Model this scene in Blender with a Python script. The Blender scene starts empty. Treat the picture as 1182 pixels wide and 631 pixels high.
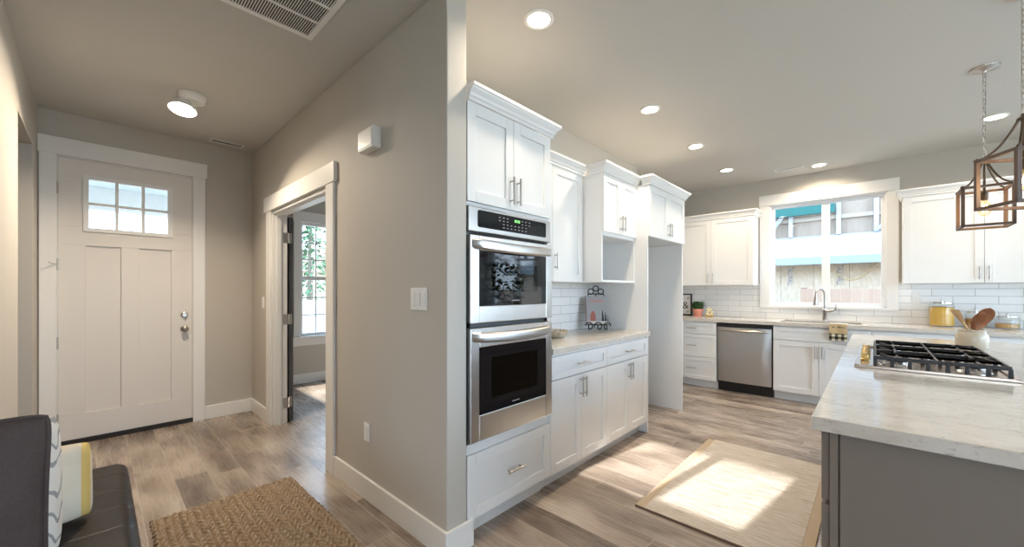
import bpy, bmesh, math, random
from mathutils import Vector, Matrix, noise
random.seed(7)
S = bpy.context.scene
COL = S.collection
PI = math.pi

# ------------------------------------------------------------------ camera, world, sun, exposure
cam_d = bpy.data.cameras.new('camera'); cam = bpy.data.objects.new('camera', cam_d); COL.objects.link(cam)
cam.location = (0, 0, 1.30); cam.rotation_euler = (PI/2, 0, math.radians(43.02))
cam_d.sensor_fit = 'HORIZONTAL'; cam_d.sensor_width = 36; cam_d.lens = 36*447.7/1182
cam_d.shift_y = 20.0/1182; cam_d.clip_start = .02
S.camera = cam
S.view_settings.view_transform = 'Standard'; S.view_settings.look = 'None'
S.view_settings.gamma = 1; S.view_settings.use_curve_mapping = False
S.view_settings.exposure = 1.12
S.cycles.max_bounces = 10; S.cycles.diffuse_bounces = 6; S.cycles.glossy_bounces = 4
S.cycles.transmission_bounces = 6; S.cycles.transparent_max_bounces = 12
S.cycles.sample_clamp_indirect = 6; S.cycles.caustics_reflective = False; S.cycles.caustics_refractive = False

SKY = 4.6
SUN = 9.0
CAN_W = 5.2
w = bpy.data.worlds.new('sky'); S.world = w; w.use_nodes = True
nt = w.node_tree; nt.nodes.clear()
wo = nt.nodes.new('ShaderNodeOutputWorld'); bg = nt.nodes.new('ShaderNodeBackground')
tc = nt.nodes.new('ShaderNodeTexCoord'); sx = nt.nodes.new('ShaderNodeSeparateXYZ'); cr = nt.nodes.new('ShaderNodeValToRGB')
nt.links.new(tc.outputs['Generated'], sx.inputs[0]); nt.links.new(sx.outputs['Z'], cr.inputs[0])
cr.color_ramp.elements[0].position = 0.0; cr.color_ramp.elements[0].color = (0.70, 0.85, 1.0, 1)
cr.color_ramp.elements[1].position = 0.6; cr.color_ramp.elements[1].color = (0.50, 0.72, 1.0, 1)
nt.links.new(cr.outputs[0], bg.inputs[0]); bg.inputs[1].default_value = SKY
nt.links.new(bg.outputs[0], wo.inputs[0])

sd = bpy.data.lights.new('sun', 'SUN'); sd.energy = SUN; sd.angle = math.radians(.6); sd.color = (1, .95, .86)
sun = bpy.data.objects.new('sun', sd); COL.objects.link(sun); sun.location = (2, 12, 9)
sun.rotation_euler = Vector((-.15, -1, -.61)).to_track_quat('-Z', 'Y').to_euler()

def portal(name, loc, sx_, sy_, direction):
    d = bpy.data.lights.new(name, 'AREA'); d.shape = 'RECTANGLE'; d.size = sx_; d.size_y = sy_
    d.cycles.is_portal = True
    o = bpy.data.objects.new(name, d); COL.objects.link(o); o.location = loc
    o.rotation_euler = Vector(direction).to_track_quat('-Z', 'Z').to_euler()
portal('window_portal', (-.46, 6.36, 1.77), 1.2, 1.4, (0, -1, 0))
portal('window_portal', (2.65, 6.36, 1.45), 1.4, 2.0, (0, -1, 0))
portal('window_portal', (3.78, 3.15, 1.25), 5.5, 2.5, (-1, 0, 0))
portal('window_portal', (1.8, -4.72, 1.2), 2.8, 2.1, (0, 1, 0))
portal('window_portal', (-4.1, 4.68, 1.4), 2.4, 2.4, (0, -1, 0))
portal('window_portal', (-6.04, 3.05, 1.45), 2.3, 1.7, (1, 0, 0))

# ------------------------------------------------------------------ constants
ZC = 2.79; XL = -2.10; YB = 6.18; XF = -4.95; YP = 1.158; YQ = 1.283; XE = -1.512; XC = -2.45; XB = XL+.003; YW = YB-.003

# ------------------------------------------------------------------ mesh builder
class MB:
    def __init__(self, fn=None):
        self.v = []; self.f = []; self.fn = fn
    def add(self, vs, fs):
        b = len(self.v)
        for p in vs:
            p = Vector(p)
            self.v.append(self.fn(p) if self.fn else p)
        self.f += [tuple(i+b for i in f) for f in fs]
    def box(self, x0, x1, y0, y1, z0, z1):
        self.add([(x0,y0,z0),(x1,y0,z0),(x1,y1,z0),(x0,y1,z0),(x0,y0,z1),(x1,y0,z1),(x1,y1,z1),(x0,y1,z1)],
                 [(0,3,2,1),(4,5,6,7),(0,1,5,4),(1,2,6,5),(2,3,7,6),(3,0,4,7)])
        return self
    def obox(self, c, ax, ay, az):
        c = Vector(c); ax = Vector(ax); ay = Vector(ay); az = Vector(az)
        p = [c+sx*ax+sy*ay+sz*az for sz in (-1,1) for sx, sy in ((-1,-1),(1,-1),(1,1),(-1,1))]
        self.add(p, [(0,3,2,1),(4,5,6,7),(0,1,5,4),(1,2,6,5),(2,3,7,6),(3,0,4,7)]); return self
    def prism(self, poly, d0, d1, axis='z'):
        """poly: 2-D points; extruded along axis between d0 and d1"""
        def mk(a, b, d):
            return {'z': (a,b,d), 'y': (a,d,b), 'x': (d,a,b)}[axis]
        n = len(poly)
        self.add([mk(a,b,d0) for a,b in poly]+[mk(a,b,d1) for a,b in poly],
                 [tuple(range(n)), tuple(range(2*n-1, n-1, -1))]+[(i,(i+1)%n,n+(i+1)%n,n+i) for i in range(n)]); return self
    def tube(self, pts, r, n=8, closed=False):
        pts = [Vector(p) for p in pts]; m = len(pts)
        rs = r if isinstance(r, (list, tuple)) else [r]*m
        vs = []; prev = None
        for i, p in enumerate(pts):
            if closed: t = pts[(i+1)%m]-pts[i-1]
            else: t = pts[min(i+1,m-1)]-pts[max(i-1,0)]
            t.normalize()
            if prev is None:
                a = Vector((0,0,1)) if abs(t.z) < .9 else Vector((1,0,0))
                u = t.cross(a).normalized()
            else:
                u = (prev - t*prev.dot(t)).normalized()
            prev = u; q = t.cross(u)
            vs += [p+rs[i]*(math.cos(2*PI*k/n)*u+math.sin(2*PI*k/n)*q) for k in range(n)]
        fs = []
        for i in range(m if closed else m-1):
            j = (i+1) % m
            fs += [(i*n+k, i*n+(k+1)%n, j*n+(k+1)%n, j*n+k) for k in range(n)]
        if not closed: fs += [tuple(range(n-1,-1,-1)), tuple(range((m-1)*n, m*n))]
        self.add(vs, fs); return self
    def cyl(self, p0, p1, r0, r1=None, n=24):
        return self.tube([p0, p1], [r0, r0 if r1 is None else r1], n)
    def lathe(self, c, prof, n=32, axis='z'):
        c = Vector(c); vs = []; m = len(prof)
        for r, h in prof:
            for k in range(n):
                a = 2*PI*k/n; u, v = r*math.cos(a), r*math.sin(a)
                vs.append(c+Vector({'z':(u,v,h),'y':(u,h,v),'x':(h,u,v)}[axis]))
        fs = [(i*n+k, i*n+(k+1)%n, (i+1)*n+(k+1)%n, (i+1)*n+k) for i in range(m-1) for k in range(n)]
        fs += [tuple(range(n-1,-1,-1)), tuple(range((m-1)*n, m*n))]
        self.add(vs, fs); return self
    def grid(self, fn, nu, nv, closed_u=False):
        vs = [fn(i/nu, j/nv) for j in range(nv+1) for i in range(nu+1)]
        fs = [(j*(nu+1)+i, j*(nu+1)+i+1, (j+1)*(nu+1)+i+1, (j+1)*(nu+1)+i) for j in range(nv) for i in range(nu)]
        self.add(vs, fs); return self
    def build(self, name, mat, parent=None, bevel=0, smooth=False, weld=False, **kw):
        off = Vector((0,0,0)); q = parent
        while q is not None: off += q.location; q = q.parent
        me = bpy.data.meshes.new(name)
        me.from_pydata([tuple(p-off) for p in self.v], [], self.f)
        bm = bmesh.new(); bm.from_mesh(me)
        if weld: bmesh.ops.remove_doubles(bm, verts=bm.verts, dist=1e-5)
        bmesh.ops.recalc_face_normals(bm, faces=bm.faces)
        if smooth:
            for f in bm.faces: f.smooth = True
            for e in bm.edges:
                if len(e.link_faces) == 2 and e.calc_face_angle(0) > math.radians(42): e.smooth = False
        bm.to_mesh(me); bm.free()
        o = bpy.data.objects.new(name, me); COL.objects.link(o)
        me.materials.append(mat)
        if parent is not None: o.parent = parent
        if bevel:
            md = o.modifiers.new('bevel', 'BEVEL'); md.width = bevel; md.segments = 2; md.limit_method = 'ANGLE'; md.angle_limit = math.radians(50)
        tag(o, **kw)
        return o

def tag(o, label=None, cat=None, group=None, kind=None):
    if label: o['label'] = label
    if cat: o['category'] = cat
    if group: o['group'] = group
    if kind: o['kind'] = kind
    return o
def thing(name, label, cat, loc, group=None):
    o = bpy.data.objects.new(name, None); COL.objects.link(o); o.location = loc; o.empty_display_size = .05
    return tag(o, label, cat, group)
def setting(name, loc=(0,0,0)):
    o = bpy.data.objects.new(name, None); COL.objects.link(o); o.location = loc; o.empty_display_size = .05
    return tag(o, kind='structure')
def copy_thing(o, loc, label=None, rot=None):
    c = o.copy(); COL.objects.link(c); c.location = loc
    if label: c['label'] = label
    if rot is not None: c.rotation_euler = rot
    def rec(src, dst):
        for ch in list(src.children):
            k = ch.copy(); COL.objects.link(k); k.parent = dst; k.matrix_parent_inverse = ch.matrix_parent_inverse
            rec(ch, k)
    rec(o, c); return c

# ------------------------------------------------------------------ materials
def mat(name, col=(.8,.8,.8), rough=.5, metal=0, emit=None, es=0, coat=0, spec=.5, trans=0, ior=1.45, alpha=1):
    m = bpy.data.materials.new(name); m.use_nodes = True
    b = m.node_tree.nodes['Principled BSDF']
    b.inputs['Base Color'].default_value = (*col, 1); b.inputs['Roughness'].default_value = rough
    b.inputs['Metallic'].default_value = metal; b.inputs['Coat Weight'].default_value = coat
    b.inputs['Specular IOR Level'].default_value = spec
    b.inputs['Transmission Weight'].default_value = trans; b.inputs['IOR'].default_value = ior
    if emit: b.inputs['Emission Color'].default_value = (*emit, 1); b.inputs['Emission Strength'].default_value = es
    return m
class NG:
    """small node-graph helper"""
    def __init__(self, m):
        self.nt = m.node_tree; self.b = self.nt.nodes['Principled BSDF']
    def n(self, t, **kw):
        x = self.nt.nodes.new(t)
        for k, v in kw.items(): setattr(x, k, v)
        return x
    def set(self, sock, v):
        if isinstance(v, bpy.types.NodeSocket): self.nt.links.new(v, sock)
        elif isinstance(v, (tuple, list)) and len(v) == 3 and sock.type == 'RGBA': sock.default_value = (*v, 1)
        else: sock.default_value = v
    def math(self, op, a, b=0.0, c=0.0):
        x = self.n('ShaderNodeMath', operation=op)
        for i, v in enumerate((a, b, c)): self.set(x.inputs[i], v)
        return x.outputs[0]
    def coord(self, out='Object'):
        return self.n('ShaderNodeTexCoord').outputs[out]
    def sep(self, v):
        x = self.n('ShaderNodeSeparateXYZ'); self.set(x.inputs[0], v); return x.outputs
    def comb(self, a, b, c=0.0):
        x = self.n('ShaderNodeCombineXYZ')
        for i, v in enumerate((a, b, c)): self.set(x.inputs[i], v)
        return x.outputs[0]
    def mapping(self, v, scale=(1,1,1), rot=(0,0,0), loc=(0,0,0)):
        x = self.n('ShaderNodeMapping'); self.set(x.inputs[0], v)
        x.inputs['Scale'].default_value = scale; x.inputs['Rotation'].default_value = rot; x.inputs['Location'].default_value = loc
        return x.outputs[0]
    def noise(self, v, scale=5, detail=2, rough=.5, dist=0):
        x = self.n('ShaderNodeTexNoise'); self.set(x.inputs['Vector'], v)
        x.inputs['Scale'].default_value = scale; x.inputs['Detail'].default_value = detail
        x.inputs['Roughness'].default_value = rough; x.inputs['Distortion'].default_value = dist
        return x.outputs['Fac']
    def ramp(self, fac, stops, interp='LINEAR'):
        x = self.n('ShaderNodeValToRGB'); self.set(x.inputs[0], fac); x.color_ramp.interpolation = interp
        el = x.color_ramp.elements
        while len(el) < len(stops): el.new(.5)
        for e, (p, c) in zip(el, stops):
            e.position = p; e.color = (*c, 1) if isinstance(c, (tuple, list)) else (c, c, c, 1)
        return x.outputs[0]
    def mix(self, fac, a, b, blend='MIX'):
        x = self.n('ShaderNodeMix', data_type='RGBA', blend_type=blend)
        self.set(x.inputs[0], fac); self.set(x.inputs[6], a); self.set(x.inputs[7], b)
        return x.outputs[2]
    def bump(self, h, strength=.2, dist=.01):
        x = self.n('ShaderNodeBump'); x.inputs['Strength'].default_value = strength; x.inputs['Distance'].default_value = dist
        self.set(x.inputs['Height'], h); self.nt.links.new(x.outputs[0], self.b.inputs['Normal'])
    def col(self, c): self.set(self.b.inputs['Base Color'], c)
    def rough(self, r): self.set(self.b.inputs['Roughness'], r)

def paint(name, col, rough=.6, bump=.06, scale=220):
    m = mat(name, col, rough); g = NG(m)
    g.bump(g.noise(g.coord(), scale, 2), bump, .002)
    n = g.noise(g.coord(), 1.3, 3)
    g.col(g.mix(g.math('MULTIPLY', n, .12), col, tuple(c*.86 for c in col)))
    return m
M_WALL = paint('warm_grey_paint', (.52,.485,.435), .65, .12)
M_CEIL = paint('ceiling_paint', (.56,.545,.515), .8, .12, 150)
M_TRIM = paint('white_trim_paint', (.80,.79,.77), .35, .02)
M_CAB = paint('white_cabinet_paint', (.78,.78,.775), .3, .015)
M_DOOR = paint('white_door_paint', (.74,.70,.66), .4, .02)
M_DGREY = paint('dark_grey_door_paint', (.10,.10,.105), .45, .02)
M_TAUPE = paint('taupe_island_paint', (.20,.168,.14), .42, .03)
M_PLASTIC = mat('white_plastic', (.82,.81,.79), .35)
M_BLACK = mat('black_plastic', (.012,.012,.013), .35)
M_NICKEL = mat('brushed_nickel', (.50,.46,.42), .28, 1)
M_CHROME = mat('polished_metal', (.75,.75,.76), .14, 1)
M_IRON = mat('black_wrought_iron', (.018,.016,.015), .5)
M_CAST = mat('cast_iron', (.02,.02,.022), .42)
M_BRASSTONE = mat('brass_toned_metal', (.85,.58,.22), .3, 1)
M_BRONZE = mat('dark_bronze', (.14,.095,.06), .45, .6)

def m_steel():
    m = mat('stainless_steel', (.50,.485,.47), .27, 1); g = NG(m)
    g.rough(.30); return m
M_STEEL = m_steel()
def m_floor():
    m = mat('wood_plank_floor', (.3,.25,.2), .35); g = NG(m)
    x, y, z = g.sep(g.coord())
    W, L = .182, 1.22
    row = g.math('FLOOR', g.math('DIVIDE', y, W))
    wn = g.n('ShaderNodeTexWhiteNoise', noise_dimensions='1D'); g.set(wn.inputs['W'], row)
    xo = g.math('ADD', x, g.math('MULTIPLY', wn.outputs[0], L))
    ix = g.math('FLOOR', g.math('DIVIDE', xo, L))
    w2 = g.n('ShaderNodeTexWhiteNoise', noise_dimensions='2D'); g.set(w2.inputs['Vector'], g.comb(ix, row))
    rnd = w2.outputs[0]
    gv = g.comb(g.math('ADD', g.math('MULTIPLY', x, 2.0), g.math('MULTIPLY', rnd, 37)), g.math('MULTIPLY', y, 5.0), g.math('MULTIPLY', rnd, 11))
    n1 = g.noise(gv, 1.0, 2.0, .45, .25)
    gv2 = g.comb(g.math('ADD', g.math('MULTIPLY', x, 5.0), g.math('MULTIPLY', rnd, 19)), g.math('MULTIPLY', y, 60), rnd)
    n2 = g.noise(gv2, 1.0, 4, .6)
    base = g.ramp(n1, [(.30,(.15,.115,.095)),(.45,(.265,.215,.18)),(.57,(.37,.31,.265)),(.72,(.47,.415,.37))])
    fine = g.mix(.07, base, g.ramp(n2, [(.3,(.17,.135,.11)),(.7,(.49,.43,.37))]))
    tint = g.ramp(rnd, [(0,(.76,.74,.72)),(.5,(.96,.94,.915)),(1,(1.16,1.14,1.12))])
    c = g.mix(1.0, fine, tint, 'MULTIPLY')
    fy = g.math('ABSOLUTE', g.math('SUBTRACT', g.math('FRACT', g.math('DIVIDE', y, W)), .5))
    fx = g.math('ABSOLUTE', g.math('SUBTRACT', g.math('FRACT', g.math('DIVIDE', xo, L)), .5))
    seam = g.math('MAXIMUM', g.math('GREATER_THAN', fy, .5-.0018/W), g.math('GREATER_THAN', fx, .5-.0018/L))
    g.col(g.mix(seam, c, (.50,.44,.385)))
    g.rough(g.ramp(n2, [(.3,.22),(.7,.34)]))
    g.bump(g.math('SUBTRACT', g.math('MULTIPLY', n2, .25), seam), .25, .0015)
    return m
M_FLOOR = m_floor()
def m_quartz():
    m = mat('speckled_quartz', (.7,.66,.6), .13); g = NG(m)
    v = g.coord()
    n1 = g.noise(g.mapping(v, (3, 6, 6)), 2.2, 6, .62, 1.0)
    n2 = g.noise(g.mapping(v, (24, 48, 48)), 1.3, 4, .65, .8)
    n3 = g.noise(v, 90, 3, .6)
    c = g.ramp(n1, [(.3,(.54,.49,.43)),(.5,(.61,.565,.505)),(.72,(.66,.62,.57))])
    c = g.mix(g.ramp(n2, [(.57,0),(.68,.6)]), c, (.25,.22,.19))
    c = g.mix(g.ramp(n3, [(.58,0),(.75,.35)]), c, (.42,.38,.34))
    g.col(c); g.rough(g.ramp(n1, [(.3,.10),(.7,.17)])); return m
M_QUARTZ = m_quartz()
def m_tile(name, uaxis):
    m = mat(name, (.8,.8,.8), .16); g = NG(m)
    s = g.sep(g.coord())
    br = g.n('ShaderNodeTexBrick'); g.set(br.inputs['Vector'], g.comb(s[uaxis], g.math('SUBTRACT', s[2], .93)))
    br.offset = .5; br.inputs['Scale'].default_value = 1
    br.inputs['Brick Width'].default_value = .305; br.inputs['Row Height'].default_value = .0785
    br.inputs['Mortar Size'].default_value = .0022; br.inputs['Mortar Smooth'].default_value = .2; br.inputs['Bias'].default_value = 0
    br.inputs['Color1'].default_value = (.80,.79,.775,1); br.inputs['Color2'].default_value = (.74,.735,.72,1)
    br.inputs['Mortar'].default_value = (.36,.36,.37,1)
    g.col(br.outputs['Color']); g.rough(g.math('ADD', g.math('MULTIPLY', br.outputs['Fac'], .6), .14))
    g.bump(g.math('ADD', g.math('MULTIPLY', br.outputs['Fac'], -1), g.math('MULTIPLY', g.noise(g.coord(), 14, 2), .25)), .35, .004); return m
M_TILE_B = m_tile('white_subway_tile', 0); M_TILE_L = m_tile('white_subway_tile_side', 1)
def m_glass(name, tint=(1,1,1), refl=.08, rough=0.0):
    m = bpy.data.materials.new(name); m.use_nodes = True; t = m.node_tree; t.nodes.clear()
    o = t.nodes.new('ShaderNodeOutputMaterial'); mx = t.nodes.new('ShaderNodeMixShader')
    tr = t.nodes.new('ShaderNodeBsdfTransparent'); gl = t.nodes.new('ShaderNodeBsdfGlossy'); fr = t.nodes.new('ShaderNodeMath'); fr.operation = 'MULTIPLY_ADD'; fr.inputs[1].default_value = .4; fr.inputs[2].default_value = .035
    lw = t.nodes.new('ShaderNodeLayerWeight'); pw = t.nodes.new('ShaderNodeMath'); pw.operation = 'POWER'; pw.inputs[1].default_value = 3.5
    t.links.new(lw.outputs['Facing'], pw.inputs[0]); t.links.new(pw.outputs[0], fr.inputs[0]); gl.inputs['Roughness'].default_value = rough; tr.inputs[0].default_value = (*tint, 1)
    t.links.new(fr.outputs[0], mx.inputs[0]); t.links.new(tr.outputs[0], mx.inputs[1]); t.links.new(gl.outputs[0], mx.inputs[2])
    t.links.new(mx.outputs[0], o.inputs[0]); return m
M_PANE = m_glass('window_glass', (.80,.81,.82)); M_CLEAR = m_glass('clear_window_glass', (.97,.985,.99)); M_OVENGLASS = m_glass('tinted_oven_glass', (.22,.23,.25))
M_JAR = m_glass('jar_glass', (.98,.985,.98)); M_BULB = m_glass('bulb_glass', (1,.9,.7))
M_FRIT = mat('black_oven_glass', (.006,.006,.008), .05, 0, spec=.6)
M_ENAMEL = mat('grey_oven_enamel', (.05,.055,.06), .35)
M_MARK = mat('pale_panel_print', (.36,.37,.38), .5)
M_CLOCK = mat('green_clock_digits', (.1,.4,.1), .5, emit=(.35,1,.25), es=.45)
M_LED = mat('warm_lamp_lens', (1,.95,.85), .4, emit=(1,.86,.66), es=14)
M_FIL = mat('glowing_filament', (1,.7,.3), .4, emit=(1,.68,.32), es=25)
def fabric(name, c1, c2, scale=400, rough=.95, bump=.4):
    m = mat(name, c1, rough, spec=.2); g = NG(m)
    n = g.noise(g.coord(), scale, 3, .7); n2 = g.noise(g.coord(), 9, 3)
    g.col(g.mix(g.math('MULTIPLY', g.math('ADD', n, n2), .5), c1, c2)); g.bump(n, bump, .003); return m
M_DARKCH = fabric('charcoal_brown_chenille', (.040,.030,.030), (.11,.088,.085), 150)
M_WHITECOT = fabric('white_cotton', (.80,.77,.72), (.70,.67,.62), 500)
def m_branch():
    m = fabric('white_cotton_with_grey_branches', (.84,.785,.72), (.76,.71,.65), 500); g = NG(m)
    old = g.b.inputs['Base Color'].links[0].from_socket
    v = g.mapping(g.coord(), (15, 15, 7), (0.5, .3, .6)); wv = g.n('ShaderNodeTexWave', wave_type='BANDS', bands_direction='DIAGONAL'); g.set(wv.inputs['Vector'], g.mapping(g.coord(), (1, 1.6, .8))); wv.inputs['Scale'].default_value = 13; wv.inputs['Distortion'].default_value = 9; wv.inputs['Detail'].default_value = 1; wv.inputs['Detail Scale'].default_value = .8; n1 = wv.outputs['Fac']
    g.col(g.mix(g.ramp(n1, [(.86,0),(.93,.75)]), old, (.20,.205,.22))); return m
M_BRANCH = m_branch()
def m_yellow():
    m = fabric('white_cotton_with_yellow_band', (.85,.76,.62), (.77,.68,.54), 500); g = NG(m)
    old = g.b.inputs['Base Color'].links[0].from_socket
    s = g.sep(g.coord())
    a = g.math('MULTIPLY', g.math('GREATER_THAN', s[1], .200), g.math('LESS_THAN', s[1], .223))
    g.col(g.mix(a, old, (.80,.56,.19))); return m
M_YELLOW = m_yellow()
def m_leather():
    m = mat('black_brown_leather', (.020,.015,.0135), .36, spec=.15); g = NG(m)
    n = g.noise(g.coord(), 180, 3); g.bump(n, .25, .002); g.rough(g.ramp(g.noise(g.coord(), 7, 3), [(.3,.30),(.7,.42)])); return m
M_LEATHER = m_leather()
def m_jute():
    m = mat('braided_jute', (.5,.38,.24), .95, spec=.1); g = NG(m)
    n = g.noise(g.coord(), 55, 3, .7); n2 = g.noise(g.coord(), 3.0, 3)
    c = g.ramp(n, [(.25,(.17,.12,.08)),(.5,(.36,.275,.19)),(.75,(.54,.44,.33))])
    g.col(g.mix(g.ramp(n2, [(.35,0),(.7,.45)]), c, (.38,.25,.16)))
    g.bump(g.noise(g.coord(), 300, 2), .6, .003); return m
M_JUTE = m_jute()
def m_rug():
    m = mat('cream_woven_wool', (.72,.65,.55), .95, spec=.1); g = NG(m)
    v = g.coord()
    rib = g.noise(g.mapping(v, (7, 95, 1)), 1, 3, .6)
    fleck = g.noise(g.mapping(v, (26, 120, 1)), 1, 2, .6)
    c = g.ramp(rib, [(.3,(.48,.415,.355)),(.5,(.62,.555,.49)),(.7,(.70,.645,.59))])
    g.col(g.mix(g.ramp(fleck, [(.63,0),(.72,.6)]), c, (.27,.20,.15)))
    g.bump(rib, .8, .006); return m
M_RUG = m_rug()
M_RUGEDGE = fabric('tan_rug_binding', (.56,.45,.34), (.47,.37,.27), 300)
def m_wood(name, c1, c2, scale=1.0, rough=.5, axis=2):
    m = mat(name, c1, rough); g = NG(m)
    sc = [28*scale]*3; sc[axis] = 3*scale
    n = g.noise(g.mapping(g.coord(), tuple(sc)), 1, 4, .6, .6)
    g.col(g.ramp(n, [(.3,c1),(.7,c2)])); return m
M_LWOOD = m_wood('light_wood', (.50,.32,.17), (.66,.46,.27)); M_RWOOD = m_wood('reddish_wood', (.15,.05,.02), (.30,.115,.05), 1, .35)
M_PWOOD = m_wood('pendant_wood', (.23,.13,.075), (.34,.21,.12)); M_DWOOD = m_wood('dark_stained_wood', (.085,.055,.04), (.15,.095,.07))
M_CREAM = mat('cream_glazed_ceramic', (.52,.445,.345), .18, coat=.4)
M_TERRA = mat('pink_terracotta', (.68,.27,.19), .7)
M_LEAF = mat('dark_green_leaf', (.035,.10,.03), .5)
M_PASTA = fabric('yellow_dry_pasta', (.72,.46,.11), (.55,.33,.06), 160)
M_SHELLS = fabric('brown_cereal', (.52,.29,.10), (.30,.15,.05), 90)
M_NUTS = fabric('tan_pasta_shells', (.66,.44,.2), (.42,.25,.09), 90)
M_BURLAP = fabric('tan_burlap', (.62,.47,.27), (.5,.37,.2), 350)
def m_gingham():
    m = fabric('black_and_cream_gingham', (.72,.66,.5), (.65,.58,.42), 500); g = NG(m)
    s = g.sep(g.coord())
    a = g.math('GREATER_THAN', g.math('FRACT', g.math('DIVIDE', s[0], .052)), .5); b = g.math('GREATER_THAN', g.math('FRACT', g.math('DIVIDE', s[2], .052)), .5)
    sm = g.math('ADD', a, b)
    g.col(g.ramp(g.math('MULTIPLY', sm, .5), [(0,(.70,.64,.46)),(.3,(.17,.155,.11)),(.8,(.012,.012,.012))], 'CONSTANT')); return m
M_GING = m_gingham()

# ------------------------------------------------------------------ shell
def struct(name, mb, m, **kw):
    return mb.build(name, m, kind='structure', **kw)
mb = MB(); mb.box(-6.0, 3.7, -4.7, 6.3, -.12, 0); struct('floor', mb, M_FLOOR)
mb = MB(); mb.box(-6.0, 3.75, -4.7, 6.4, ZC, ZC+.25); struct('ceiling', mb, M_CEIL)

# front (entry) wall with door opening
D0, D1, DZ = -.225, .655, 2.425
mb = MB(); mb.box(XF-.15, XF, -.327, D0, 0, ZC); mb.box(XF-.15, XF, D1, YQ, 0, ZC); mb.box(XF-.15, XF, D0, D1, DZ, ZC)
struct('wall_front', mb, M_WALL)
# left hall wall with a drywall opening, then living-room left wall
mb = MB(); mb.box(XF-.15, -4.62, -.447, -.327, 0, ZC); mb.box(-3.82, -3.15, -.447, -.327, 0, ZC); mb.box(-4.62, -3.82, -.447, -.327, 2.40, ZC)
mb.box(-3.27, -3.15, -.75, -.447, 0, ZC)
struct('wall_left', mb, M_WALL)
mb = MB(); mb.box(XF-.15, -3.15, -2.2, -2.1, 0, ZC); mb.box(XF-.15, XF, -2.1, -.447, 0, ZC); mb.box(-3.27,-3.15,-2.1,-.75,0,ZC); struct('wall_closet', mb, M_WALL)
mb = MB(); mb.box(-3.15, -1.2, -.87, -.75, 0, ZC); mb.box(-1.32, -1.2, -4.6, -.87, 0, ZC); struct('wall_living', mb, M_WALL)
# partition with double-door opening
P0, P1, PZ = -4.245, -2.92, 2.06
mb = MB(); mb.prism([(XF,0),(P0,0),(P0,PZ),(P1,PZ),(P1,0),(XE,0),(XE,ZC),(XF,ZC)], YP, YQ, 'y')
struct('wall_partition', mb, M_WALL, bevel=.006)
# bedroom shell
BX = -5.87
B0, B1, BZ0, BZ1 = 1.95, 2.77, .66, 2.27
mb = MB(); mb.box(BX-.15, BX, 1.133, B0, 0, ZC); mb.box(BX-.15, BX, B1, 3.25, 0, ZC); mb.box(BX-.15, BX, 4.15, 4.6, 0, ZC); mb.box(BX-.15, BX, 3.25, 4.15, 0, BZ0); mb.box(BX-.15, BX, 3.25, 4.15, BZ1, ZC); mb.box(BX-.15, BX, B0, B1, 0, BZ0); mb.box(BX-.15, BX, B0, B1, BZ1, ZC)
mb.box(BX-.15, XF-.15, 1.133, YQ, 0, ZC); mb.box(BX, -5.3, 4.5, 4.65, 0, ZC); mb.box(-2.9, XL-.12, 4.5, 4.65, 0, ZC); mb.box(-5.3, -2.9, 4.5, 4.65, 0, .2); mb.box(-5.3, -2.9, 4.5, 4.65, 2.6, ZC)
struct('wall_bedroom', mb, M_WALL)
# kitchen walls
mb = MB(); mb.box(XL-.12, XL, YQ, 4.48, 0, ZC); mb.box(XC-.12, XL-.12, 4.36, 4.48, 0, ZC); mb.box(XC-.12, XC, 4.48, YB+.15, 0, ZC); struct('wall_kitchen', mb, M_WALL)
W0, W1, WZ0, WZ1 = -1.02, .105, 1.105, 2.44
V0, V1, VZ0, VZ1 = 1.95, 3.45, .25, 2.5
mb = MB(); mb.box(XC, W0, YB, YB+.15, 0, ZC); mb.box(W1, V0, YB, YB+.15, 0, ZC); mb.box(V1, 3.75, YB, YB+.15, 0, ZC)
mb.box(W0, W1, YB, YB+.15, 0, WZ0); mb.box(W0, W1, YB, YB+.15, WZ1, ZC); mb.box(V0, V1, YB, YB+.15, 0, VZ0); mb.box(V0, V1, YB, YB+.15, VZ1, ZC)
struct('wall_back', mb, M_WALL)
R0, R1, RZ = .4, 5.9, 2.55
mb = MB(); mb.box(3.6, 3.75, -4.6, R0, 0, ZC); mb.box(3.6, 3.75, R1, YB, 0, ZC); mb.box(3.6, 3.75, R0, R1, RZ, ZC); struct('wall_right', mb, M_WALL)
L0, L1, LZ0, LZ1 = .4, 3.2, .15, 2.2
mb = MB(); mb.box(-1.32, L0, -4.7, -4.6, 0, ZC); mb.box(L1, 3.75, -4.7, -4.6, 0, ZC); mb.box(L0, L1, -4.7, -4.6, 0, LZ0); mb.box(L0, L1, -4.7, -4.6, LZ1, ZC); struct('wall_rear', mb, M_WALL)

# baseboards
BH = .135; BT = .016
mb = MB(); mb.box(XF, XF+BT, .752, YP, 0, BH); struct('baseboard_front', mb, M_TRIM, bevel=.003)
mb = MB(); mb.box(XF+BT, -4.38, YP-BT, YP, 0, BH); mb.box(-2.79, XE+BT, YP-BT, YP, 0, BH); mb.box(XE, XE+BT, YP, YQ+.035, 0, BH)
struct('baseboard_partition', mb, M_TRIM, bevel=.003)
mb = MB(); mb.box(XF, -4.62, -.327, -.327+BT, 0, BH); mb.box(-3.82, -3.15, -.327, -.327+BT, 0, BH); mb.box(-3.15, -1.2, -.75, -.75+BT, 0, BH); struct('baseboard_left', mb, M_TRIM, bevel=.003)
mb = MB(); mb.box(BX, BX+BT, YQ, 4.5, 0, BH); struct('baseboard_bedroom', mb, M_TRIM, bevel=.003)

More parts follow.
